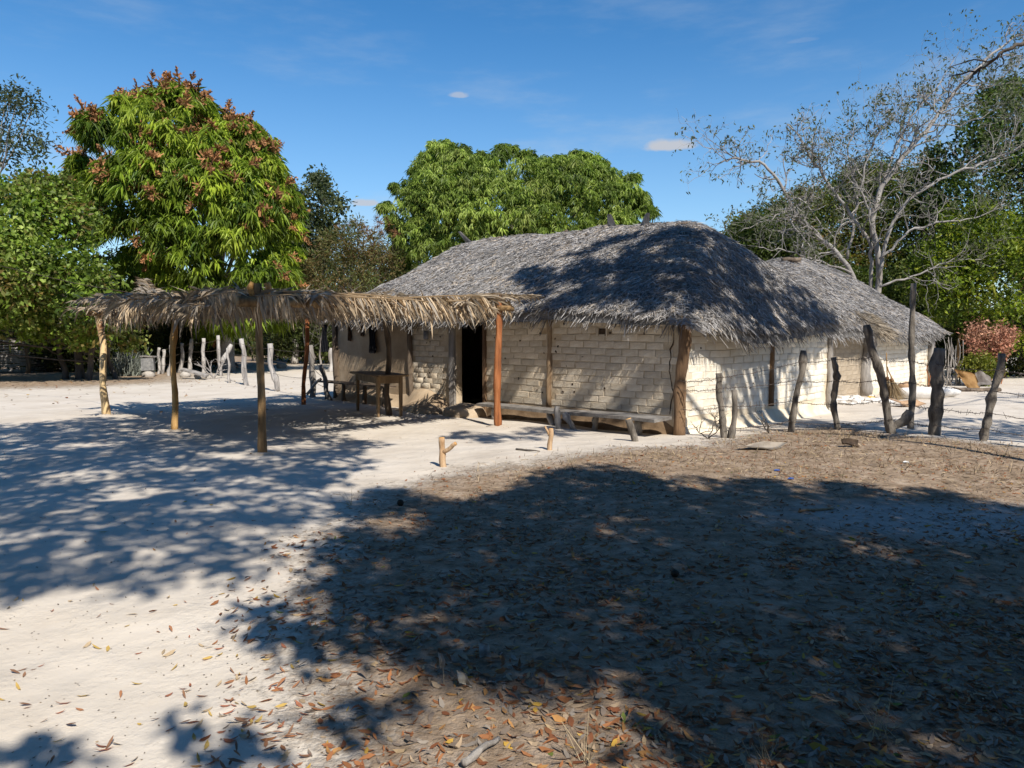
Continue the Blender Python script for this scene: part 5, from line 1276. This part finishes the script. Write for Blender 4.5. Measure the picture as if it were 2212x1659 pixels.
def shade_tree(name, label, base, trunk_top, clumps, seed, pal, r0=.25, leaf=(.15, .07), nleaf=34, rad=.30, fork=.6, small=()):
    """clumps: list of crown clump centres"""
    rng = np.random.default_rng(seed); t = thing(name, base, label, 'tree'); c = np.array(clumps); n = len(c)
    R = rng.standard_normal((n, nleaf, 3)); R = unit(R) * rng.random((n, nleaf, 1)) ** .45 * rad * np.array([1, 1, .8]); P = (c[:, None] + R).reshape(-1, 3); m = len(P)
    if len(small):       # small outer sprigs with a few leaves each
        q = np.array(small); e = (q[:, None] + unit(rng.standard_normal((len(q), 9, 3))) * rng.random((len(q), 9, 1)) * .11).reshape(-1, 3); P = np.vstack([P, e]); m = len(P)
    D = unit(rng.standard_normal((m, 3)) + [0, 0, -.3]); pal = np.array(pal); C = pal[rng.integers(0, len(pal), m)] * rng.uniform(.7, 1.3, m)[:, None]
    V, F, C = leaves(P, D, unit(rng.standard_normal((m, 3)) + [0, 0, 1]), leaf[0] * rng.uniform(.7, 1.2, m), leaf[1] * rng.uniform(.8, 1.2, m), C); put('crown', V, F, M['thick_leaf'], t, C)
    mb = MB(); T = wob_path(base - [0, 0, .2], trunk_top, 12, .12, rng); tt = np.linspace(0, 1, 12); mb.tube(T, r0 * (1 - .5 * tt) * (1 + .3 * np.exp(-tt * 12)), 10, True, .04, rng)
    # limbs to groups of clumps, then a twig to each clump
    k = max(5, min(22, n // 14)); cen = c[rng.choice(n, k, replace=False)]
    for _ in range(6):
        lab = np.argmin(((c[:, None] - cen[None]) ** 2).sum(-1), 1); cen = np.array([c[lab == q].mean(0) if (lab == q).any() else cen[q] for q in range(k)])
    tw = MB()
    for q in range(k):
        p = T[int(rng.uniform(fork, 1) * 11)]; e = cen[q]; mid = (p + e) / 2 + [0, 0, .25 * np.linalg.norm(e - p) * .5]; s = np.linspace(0, 1, 10)[:, None]; Q = p * (1 - s) ** 2 + 2 * mid * s * (1 - s) + e * s ** 2; Q[1:-1] += rng.standard_normal((8, 3)) * .06
        mb.tube(Q, np.linspace(r0 * .32, .02, 10), 7, False)
        for i in np.where(lab == q)[0]:
            if rng.random() < .5: a = Q[rng.integers(5, 10)]; tw.tube(wob_path(a, c[i], 5, .05, rng), np.linspace(.016, .006, 5), 4, False)
    mb.build('trunk', M['tree_bark'], t, True)
    if tw.n: tw.build('twigs', M['tree_bark'], t, kind='stuff')
    return t


def hidden(p, marg=70):
    u, v, f = project(p); return (f[0] < .3) or v[0] < -marg or u[0] < -marg - 60 or u[0] > 2212 + marg


def clumps_over(poly_px, step, hr, rng, holes=(), dens=.9, minh=None):
    out = []
    hg = [(G(u, v)[:2], ru, rv, u, v) for u, v, ru, rv in holes]
    for x, y in poly_pts(poly_px, step, rng):
        p = np.array([x, y, float(hgt(x, y))]); u, v, f = project(p); u, v = u[0], v[0]
        if any(((u - hu) / ru) ** 2 + ((v - hv) / rv) ** 2 < 1 for _, ru, rv, hu, hv in hg) or rng.random() > dens: continue
        h = rng.uniform(*hr); q = lift(p, h)
        while not hidden(q) and h < 13: h += .5; q = lift(p, h)
        if h < 13: out.append(q)
    return out


PAL = [(.03, .05, .012), (.05, .08, .018), (.07, .11, .02)]
rng = np.random.default_rng(100)
# A: broad tree behind the viewer on the right, deep shade over the leaf litter
polyB = [(735, 1075), (800, 1055), (880, 1055), (940, 1085), (1060, 1075), (1170, 1030), (1250, 1005), (1330, 1010), (1420, 1045), (1520, 1030), (1640, 1040), (1740, 1062), (1830, 1040), (1900, 1075), (2040, 1060), (2130, 1090), (2300, 1110), (2900, 1200), (4200, 1700), (3600, 2500), (2200, 2500), (1720, 1760), (1540, 1650), (1440, 1610), (1350, 1510), (1230, 1470), (1100, 1475), (1000, 1450), (890, 1440), (800, 1375), (740, 1310), (690, 1250), (670, 1195), (760, 1150)]
holes = [(860, 1125, 90, 22), (990, 1300, 60, 28), (1120, 1290, 45, 16), (1265, 1290, 75, 14), (1690, 1325, 50, 22), (1500, 1050, 50, 14), (1700, 1110, 40, 12), (1790, 1090, 60, 9), (690, 1285, 40, 14), (1620, 1545, 45, 30), (1870, 1180, 40, 8), (1340, 1130, 60, 14), (1060, 1150, 50, 10), (1760, 1420, 40, 14), (1950, 1600, 50, 25), (1850, 1545, 45, 12), (830, 1215, 50, 14), (1480, 1390, 40, 10)]
cl = clumps_over(polyB, .25, (5.2, 7.2), rng, holes, .97) + clumps_over(polyB, .32, (8.0, 10.0), rng, holes, .9) + clumps_over(polyB, .40, (10.0, 12.5), rng, holes, .9)  # the two higher clump layers are added to block more sky light
for (u, v, n_, s_) in ((620, 1330, 3, .12), (690, 1400, 2, .10)):
    p = G(u, v)
    for _ in range(n_): cl.append(lift(p + rng.normal(0, s_, 3) * [1, 1, 0], rng.uniform(4.8, 6.0)))
sprig = [lift(G(u, v) + rng.normal(0, s_, 3) * [1, 1, 0], rng.uniform(5.0, 6.2)) for u, v, n_, s_ in ((95, 1618, 5, .05), (430, 1552, 2, .05), (470, 1640, 3, .07), (720, 1592, 4, .08), (850, 1535, 2, .06), (560, 1600, 2, .05)) for _ in range(n_)]
shade_tree('spreading_shade_tree', 'large spreading shade tree standing behind the viewer beside the leaf strewn earth', np.array([6.2, -2.2, 0]), np.array([5.6, -1.6, 4.6]), cl, 101, PAL, .34, (.16, .085), 36, .25, small=sprig)
# B: tall tree on the left, looser shade over the sand
polyA = [(-500, 935), (-200, 905), (0, 922), (130, 906), (300, 902), (470, 914), (560, 912), (700, 934), (800, 958), (760, 985), (800, 1000), (700, 1050), (640, 1130), (560, 1190), (540, 1250), (430, 1262), (330, 1295), (200, 1255), (90, 1275), (0, 1310), (-200, 1350), (-900, 1300)]
holesA = [(500, 985, 60, 13), (590, 968, 40, 8), (380, 1010, 60, 10), (455, 1012, 30, 10), (270, 1070, 70, 14), (330, 1100, 30, 8), (130, 1030, 60, 10), (560, 1040, 50, 8), (210, 1170, 45, 12), (60, 1120, 45, 8), (440, 1100, 50, 8), (620, 1075, 40, 9), (350, 1180, 40, 9), (470, 1150, 45, 10), (420, 1225, 40, 12), (250, 1230, 70, 9), (680, 960, 40, 8), (720, 1000, 50, 10), (180, 960, 60, 6), (70, 1195, 40, 7), (350, 930, 80, 5), (60, 950, 60, 5)]
cl = clumps_over(polyA, .31, (7.2, 9.0), rng, holesA, .93) + clumps_over(polyA, .5, (9.5, 12.0), rng, holesA, .7)  # upper layer added to hold back sky light from the sand shade
shade_tree('tall_shade_tree', 'tall loosely leaved shade tree standing to the left behind the viewer', np.array([-6.5, -1.5, 0]), np.array([-4.5, 2.0, 6.5]), cl, 102, PAL, .30, (.19, .09), 30, .28)
# C: slim tree right of the frame: trunk shadow along the litter, crown shade on roof, wall and far sand
cl = []
def roof_clumps(poly, n, hr, dens_fn=None):
    poly = np.array(poly, float); lo, hi = poly.min(0), poly.max(0); k = 0
    while k < n:
        q = rng.uniform(lo, hi, (1, 2))
        if not inpoly(q, poly)[0]: continue
        k += 1; p = roofpt(*q[0])
        if p is None: continue
        if math.sin(q[0, 0] * .035 + q[0, 1] * .05) * math.sin(q[0, 1] * .07 - q[0, 0] * .02 + 1) < -.28: continue
        h = rng.uniform(*hr); r_ = lift(p, h)
        while not hidden(r_, 40) and h < 13: h += .5; r_ = lift(p, h)
        cl.append(r_)
roof_clumps([(1110, 598), (1180, 560), (1300, 520), (1430, 498), (1560, 488), (1600, 520), (1560, 560), (1500, 545), (1400, 600), (1280, 610), (1200, 640), (1140, 655)], 150, (8.6, 10.0))
roof_clumps([(1250, 610), (1400, 585), (1520, 560), (1620, 600), (1640, 660), (1500, 665), (1300, 660), (1180, 668)], 120, (8.6, 10.0))
roof_clumps([(1520, 500), (1600, 510), (1700, 590), (1800, 680), (1780, 705), (1620, 690), (1560, 590)], 130, (8.8, 10.2))
for (u, v, n_, s_) in ((1230, 930, 8, .3), (1100, 945, 6, .3), (1000, 940, 4, .25), (1700, 905, 0, .3)):
    p = G(u, v)
    for _ in range(n_): cl.append(lift(p + rng.normal(0, s_, 3) * [1, 1, 0], rng.uniform(8, 9.5)))
for _ in range(16):       # dapples on the whitewashed side wall
    p = HW(-.03, rng.uniform(.4, 5.2), rng.uniform(.2, 1.5)); q = lift(p, rng.uniform(8.2, 9.6))
    if hidden(q, 40): cl.append(q)
for _ in range(5):       # and on the front wall
    p = HW(rng.uniform(.2, 4.2), -.03, rng.uniform(.3, 1.3))
    if abs(p[2] - .8 + .2 * (p[0] - 1)) < .25 and rng.random() < .6: continue
    q = lift(p, rng.uniform(8.6, 10))
    if hidden(q, 40): cl.append(q)
shade_tree('leaning_shade_tree', 'tall shade tree just outside the right edge reaching over the main roof', np.array([10.4, 5.2, 0]), np.array([7.8, 7.6, 8.2]), cl, 103, PAL, .24, (.17, .085), 42, .25, .75)
cl = clumps_over([(1840, 925), (1900, 906), (2020, 902), (2140, 905), (2300, 915), (2600, 935), (2600, 985), (2300, 962), (2100, 945), (1960, 935)], .32, (6.0, 7.2), rng, [(2080, 918, 40, 4), (2000, 925, 40, 3)], .85)
cl += clumps_over([(1960, 858), (2100, 866), (2300, 878), (2300, 850), (2120, 846)], .5, (8, 9), rng, [], .5)
sb = G(2212, 992); sb = sb - np.array([0, 0, sb[2]]) + np.append(SUN_H, 0) * 2.7
shade_tree('slim_tree', 'slim straight tree just outside the right edge casting a thin trunk shadow across the litter', sb, sb + [.05, .05, 6.0], cl, 104, PAL, .085, (.17, .075), 26, .26, .8)
# bough of that tree that reaches into the upper right corner
br = thing('dark_bough', at(2330, 60, 8.2), 'dark leafless bough entering at the upper right corner of the sky', 'branch'); mb = MB()
bp = np.array([sb + [0, 0, 5.2], at(2330, 60, 8.2), at(2212, 92, 8.3), at(2170, 110, 8.3), at(2120, 150, 8.4), at(2050, 165, 8.4)]); tt = np.linspace(0, 5, 26); P = np.stack([np.interp(tt, range(6), bp[:, c]) for c in range(3)], 1); P[1:-1] = (P[:-2] + 2 * P[1:-1] + P[2:]) / 4; P[6:-1] += rng.standard_normal((len(P) - 7, 3)) * .012
mb.tube(P, np.linspace(.035, .006, 26), 7, False)
for (i, uv) in ((17, (2050, 145)), (19, (2065, 195)), (21, (2050, 215)), (14, (2150, 150)), (20, (2110, 195))):
    mb.tube(wob_path(P[i], at(*uv, 8.4), 7, .03, rng), np.linspace(.011, .004, 7), 5, False)
mb.build('wood', M['dark_bark'], br, True)

# ------------------------------------------------------------------ fallen leaves, twigs, stubble
PALL = np.array([(.27, .115, .05), (.34, .15, .065), (.22, .085, .04), (.42, .22, .08), (.50, .31, .06), (.36, .27, .18), (.28, .24, .20), (.19, .15, .12), (.40, .29, .17), (.14, .17, .04)])
PW = np.array([.19, .13, .16, .06, .025, .12, .14, .16, .05, .01])


def leaf_shape(P, yaw, pitch, roll, L, W, curl, C):
    """8-vertex curled leaf lying on the ground"""
    n = len(P); xs = np.array([0, .3, .3, .68, .68, 1.0]); ys = np.array([0, .5, -.5, .38, -.38, 0])
    X = xs[None] * L[:, None] - L[:, None] / 2; Yv = ys[None] * W[:, None]; Z = curl[:, None] * L[:, None] * ((xs[None] - .5) ** 2 * 2.2) + np.abs(ys[None]) * W[:, None] * .8 * np.abs(curl)[:, None] * 1.5
    cy, sy_ = np.cos(yaw)[:, None], np.sin(yaw)[:, None]; Z = Z + X * np.sin(pitch)[:, None] + Yv * np.sin(roll)[:, None]
    V = np.stack([X * cy - Yv * sy_, X * sy_ + Yv * cy, Z], -1); V[..., 2] -= V[..., 2].min(1, keepdims=True); V = V + P[:, None]
    k = np.arange(n)[:, None] * 6
    return V.reshape(-1, 3), [np.vstack([k + np.array([[0, 2, 1]]), k + np.array([[3, 4, 5]])]), k + np.array([[1, 2, 4, 3]])], np.repeat(C, 6, 0)


def scatter(n, rng, ulo=-60, uhi=2280, vlo=880, vhi=1700, power=1.0):
    """ground points seen in the picture, denser per square metre near the viewer"""
    Yn, Yf = 2.4, 14.5; y = Yn * (Yf / Yn) ** rng.random(n); x = y * rng.uniform(-1.0, 1.45, n); return np.stack([x, y], 1)


rng = np.random.default_rng(120)
P2 = scatter(235000, rng); lit = litter(P2[:, 0], P2[:, 1]); patch = .5 + .5 * np.sin(P2[:, 0] * 2.3 + 1.7 * np.sin(P2[:, 1] * 1.9)) * np.sin(P2[:, 1] * 2.9 + P2[:, 0]); patch2 = .5 + .5 * np.sin(P2[:, 0] * 7.3 + 2 * np.sin(P2[:, 1] * 5)) * np.sin(P2[:, 1] * 8 + 1)
keep = rng.random(len(P2)) < np.clip(lit, 0, 1) ** 1.2 * np.clip(.12 + .75 * patch ** 1.3 * (.4 + .6 * patch2), 0, 1) * .62 + .0010
P2 = P2[keep]; n = len(P2); far = P2[:, 1]; sz = rng.uniform(.026, .075, n) * np.where(far > 6, .85, 1); P3 = np.column_stack([P2, hgt(P2[:, 0], P2[:, 1]) + .002])
C = PALL[rng.choice(len(PALL), n, p=PW / PW.sum())] * rng.uniform(.75, 1.2, n)[:, None]
big = np.where((P2[:, 1] < 3.8) & (litter(P2[:, 0], P2[:, 1]) < .45))[0]
big = big[np.abs(P2[big, 0]) < .72 * P2[big, 1]]; own = rng.permutation(big)[:150]; mask = np.ones(n, bool); mask[own] = False
V, F, Cc = leaf_shape(P3[mask], rng.uniform(0, 6.28, n)[mask], rng.normal(0, .16, n)[mask], rng.normal(0, .35, n)[mask], sz[mask], sz[mask] * rng.uniform(.2, .38, n)[mask], rng.normal(.16, .22, n)[mask], C[mask])
put('leaf_litter', V, F, M['dry'], None, Cc, label='brown, rust and yellow fallen leaves littering the shaded earth', cat='leaf litter', kind='stuff')
kinds = [('rust', (.36, .17, .085)), ('brown', (.25, .14, .085)), ('yellow', (.48, .33, .10)), ('tan', (.44, .34, .22)), ('reddish', (.32, .13, .075))]; LM = []
for q, (nm, c) in enumerate(kinds):
    for w in range(3):
        V, F, Cc = leaf_shape(np.zeros((1, 3)), np.zeros(1), np.array([rng.normal(0, .15)]), np.array([rng.normal(0, .3)]), np.array([.088]), np.array([.017 + .004 * w]), np.array([rng.uniform(-.1, .45)]), np.array([c]) * rng.uniform(.85, 1.15)); LM.append((nm, mesh_np('fallen_leaf', V, F, M['dry'], Cc)))
def leaf_label(o, nm, p):
    u, v, f = project(p); u, v = float(u[0]), float(v[0])
    if v < 1290: z = 'in the dappled shade on the sand between shelter and litter'
    elif litter(p[0], p[1]) > .08: z = 'where the pale sand meets the leaf litter'
    elif v > 1520: z = 'on the sunlit sand along the bottom edge'
    elif u < 280: z = 'on the open sunlit sand at the far left'
    else: z = 'on the sunlit sand midway to the litter'
    props(o, 'dry %s leaf lying %s' % (nm, z), 'leaf', 'dry %s leaves %s' % (nm, z))


for i in own:
    nm, me = LM[rng.integers(0, len(LM))]; o = bpy.data.objects.new('fallen_leaf', me); COL.objects.link(o); o.location = tuple(P3[i] + [0, 0, .002]); o.rotation_euler = (0, 0, rng.uniform(0, 6.28)); s = rng.uniform(.45, .85); o.scale = (s, s, s)
    leaf_label(o, nm, P3[i])
# leaves scattered one by one on the clean sand
for q in range(140):
    u, v = rng.uniform(-20, 620), rng.uniform(1290, 1660)
    if q > 75: u, v = rng.uniform(0, 1100), rng.uniform(930, 1290)
    p = G(u, v)
    if litter(p[0], p[1]) > .35: continue
    nm, me = LM[rng.integers(0, len(LM))]; o = bpy.data.objects.new('fallen_leaf', me); COL.objects.link(o); o.location = tuple(p + [0, 0, .003]); o.rotation_euler = (0, 0, rng.uniform(0, 6.28)); s = rng.uniform(.35, .85) * (1 if v > 1290 else 1.2); o.scale = (s, s, s); leaf_label(o, nm, p)
# crumbs, seeds and grit on the clean sand
P2 = scatter(13000, rng); P2 = P2[(litter(P2[:, 0], P2[:, 1]) < .6) & (rng.random(len(P2)) < .33)]; n = len(P2); V, F, Cc = leaf_shape(np.column_stack([P2, hgt(P2[:, 0], P2[:, 1]) + .002]), rng.uniform(0, 6.28, n), rng.normal(0, .2, n), rng.normal(0, .3, n), rng.uniform(.005, .020, n) * np.clip(P2[:, 1] / 6, .8, 1.6), rng.uniform(.004, .011, n), rng.normal(.3, .3, n), PALL[rng.integers(5, 8, n)] * rng.uniform(.4, 1.1, n)[:, None]); put('sand_crumbs', V, F, M['dry'], None, Cc, label='tiny crumbs of leaf and grit peppering the pale sand', cat='grit', kind='stuff')
# far side leaves and specks
P2 = np.column_stack([rng.uniform(-17, -3, 900), rng.uniform(14.5, 27, 900)]); P2 = P2[rng.random(900) < .25 + .75 * litter(P2[:, 0], P2[:, 1])]; n = len(P2); V, F, Cc = leaf_shape(np.column_stack([P2, hgt(P2[:, 0], P2[:, 1]) + .003]), rng.uniform(0, 6.28, n), rng.normal(0, .2, n), rng.normal(0, .3, n), rng.uniform(.05, .13, n), rng.uniform(.03, .05, n), rng.normal(.2, .2, n), PALL[rng.integers(0, 9, n)] * .8); put('leaf_scatter', V, F, M['dry'], None, Cc, label='brown leaves scattered over the far sand by the stacked logs', cat='leaf litter', kind='stuff')
# stubble of dead grass and twigs on the litter side
P2 = np.vstack([scatter(54000, rng), np.column_stack([rng.uniform(-.5, 8.5, 16000), rng.uniform(7.6, 12.4, 16000)])]); lit = litter(P2[:, 0], P2[:, 1]); pt = .5 + .5 * np.sin(P2[:, 0] * 3.1 + np.sin(P2[:, 1] * 2.2) * 2); P2 = P2[rng.random(len(P2)) < lit ** 2 * np.where(P2[:, 1] > 7.0, .95, .28) * (.3 + .7 * pt)]; n = len(P2)
up = rng.random(n) < np.where(P2[:, 1] > 8, .35, .06); D = np.where(up[:, None], unit(rng.normal(0, .6, (n, 3)) + [0, 0, .9]), unit(rng.standard_normal((n, 3)) * [1, 1, .10] + [0, 0, .06])); D[:, 2] = np.abs(D[:, 2])
g = rng.uniform(.55, 1.3, n)[:, None]; base = np.where(rng.random((n, 1)) < .55, np.array([.42, .33, .215]), np.array([.22, .17, .125])); V, F, Cc = blades(np.column_stack([P2, hgt(P2[:, 0], P2[:, 1])]), D, rng.uniform(.025, .10, n), rng.uniform(.0025, .006, n) * np.clip(P2[:, 1] / 5, .6, 2), base * g, rng, .4); put('dry_stubble', V, F, M['dry'], None, Cc, label='dead grass stubble and twigs on the low mound', cat='dry grass', kind='stuff')

# single things lying on the ground
g0 = G(1642, 970); sheet('cardboard_scrap', [g0 + [-.34, -.05, .03], g0 + [.1, -.14, .01], g0 + [.36, .03, .07], g0 + [-.05, .16, .05]], .008, 'grey_card', 'flat torn scrap of pale cardboard on the mound before the fence', 'cardboard', wob=.02)
g0 = G(1836, 966); sheet('bark_scrap', [g0 + [-.10, 0, .05], g0 + [.10, -.03, .0], g0 + [.12, .04, .08], g0 + [-.08, .06, .10]], .02, 'pod', 'dark curled bark scrap near the fork-footed fence post', 'bark', wob=.02)
for (u, v, r, lab) in ((865, 1092, .034, 'round dark seed pod at the sunny edge of the litter'), (1458, 1246, .028, 'dark seed pod out in the deep shade')):
    g0 = G(u, v); mb = MB(); mb.blob(g0 + [0, 0, r * .8], r, r * .95, r * .9, rng, .06); mb.build('seed_pod', M['pod'], None, True, label=lab, cat='seed pod')
for (pts_, lab) in (([(1034, 1385, .0, .09), (1056, 1392, .0, .07), (1062, 1422, .0, .015), (1036, 1424, 0, .01)], 'largest curled pale shell piece standing in the leaf litter'),
                    ([(986, 1448, 0, .05), (1006, 1455, 0, .03), (1022, 1490, 0, .01), (992, 1475, 0, .005)], 'pointed pale shell piece below the largest one'),
                    ([(948, 1408, 0, .06), (957, 1412, 0, .07), (962, 1448, 0, .01), (948, 1440, 0, .005)], 'narrow upright pale shell piece to one side of the largest'),
                    ([(832, 1410, 0, .01), (862, 1400, 0, .05), (866, 1416, 0, .04), (842, 1424, 0, .0)], 'pale bent shell piece lying at the lit edge of the litter'),
                    ([(1116, 1322, 0, .05), (1132, 1320, 0, .06), (1134, 1338, 0, .01), (1120, 1340, 0, .0)], 'small pale shell piece in the shade above the largest')):
    c = G(pts_[2][0], pts_[2][1]); P4 = []
    for (u, v, _, z) in pts_:
        q = at(u, v, c[1] + z * .5); q[2] = max(q[2], float(hgt(q[0], q[1])) + .004); P4.append(q)
    sheet('shell_piece', P4, .004, 'shell', lab, 'shell piece', wob=.018, n=6, m=7)
g0, g1 = G(1002, 1662), G(1078, 1606); mb = MB(); pole(mb, g0 + [0, 0, .025], g1 + [0, 0, .02], .014, .009, rng, n=7, k=8, amp=.006); mb.build('pale_stick' , M['grey_wood'], None, True, label='short pale stick among the leaves at the bottom edge', cat='stick')
g0, g1 = G(1255, 966), G(1300, 1000); g0, g1 = G(1262, 968), G(1306, 978); 
mb = MB(); pole(mb, G(1115, 802 + 170) + [0, 0, .012], G(1166, 811 + 167) + [0, 0, .02], .012, .008, rng, n=6, k=6, amp=.006); mb.build('dark_twig', M['dark_bark'], None, True, label='dark twig lying on the sand left of the split stump', cat='twig')
g0, g1 = G(1725, 1108), G(1800, 1100); mb = MB(); pole(mb, g0 + [0, 0, .012], g1 + [0, 0, .012], .012, .009, rng, n=6, k=6, amp=.006); mb.build('pale_twig', M['stump_wood'], None, True, label='thin pale twig lying where sun meets the deep shade', cat='twig')
for (u, v, m_, lab, cat) in ((1421, 932, 'plastic_white', None, None), (1708, 1036, 'plastic_blue', 'small blue plastic scrap on the litter', 'scrap'), (1678, 1018, 'plastic_blue', 'dark blue scrap farther up the mound', 'scrap'), (1957, 1000, 'plastic_white', 'white paper scrap near the thin trunk shadow', 'scrap')):
    if lab is None: continue
    g0 = G(u, v); sheet('litter_scrap', [g0 + [-.03, -.012, .008], g0 + [.03, -.02, .004], g0 + [.035, .012, .016], g0 + [-.025, .02, .012]], .003, m_, lab, cat, wob=.006, n=4, m=4)
for q, (u, v, h, sd) in enumerate(((1270, 1650, .16, 1), (1655, 1650, .13, 2), (1905, 1600, .2, 3), (755, 1090, .14, 4), (1180, 1120, .12, 5), (1235, 1000, .2, 6), (1020, 1085, .15, 7))):
    b = G(u, v); r = np.random.default_rng(sd); n = 16; P = b + r.normal(0, .02, (n, 3)) * [1, 1, 0]; D = unit(r.normal(0, .5, (n, 3)) + [0, 0, 1]); V, F, C = blades(P, D, h * r.uniform(.5, 1.3, n), np.full(n, .004), np.array([.42, .34, .22]) * r.uniform(.6, 1.2, n)[:, None], r, .4)
    put('dry_tuft', V, F, M['dry'], None, C, label=('dry straw tuft at the bottom edge in the sun', 'dry grass tuft at the bottom edge in shade', 'thin dry weed in the deep shade at the far side', 'dry tuft where sand meets litter', 'dry weed in the middle of the shaded litter', 'taller dry weed on the sunny mound crest', 'dry weed at the near edge of the sunny strip')[q], cat='dry grass')
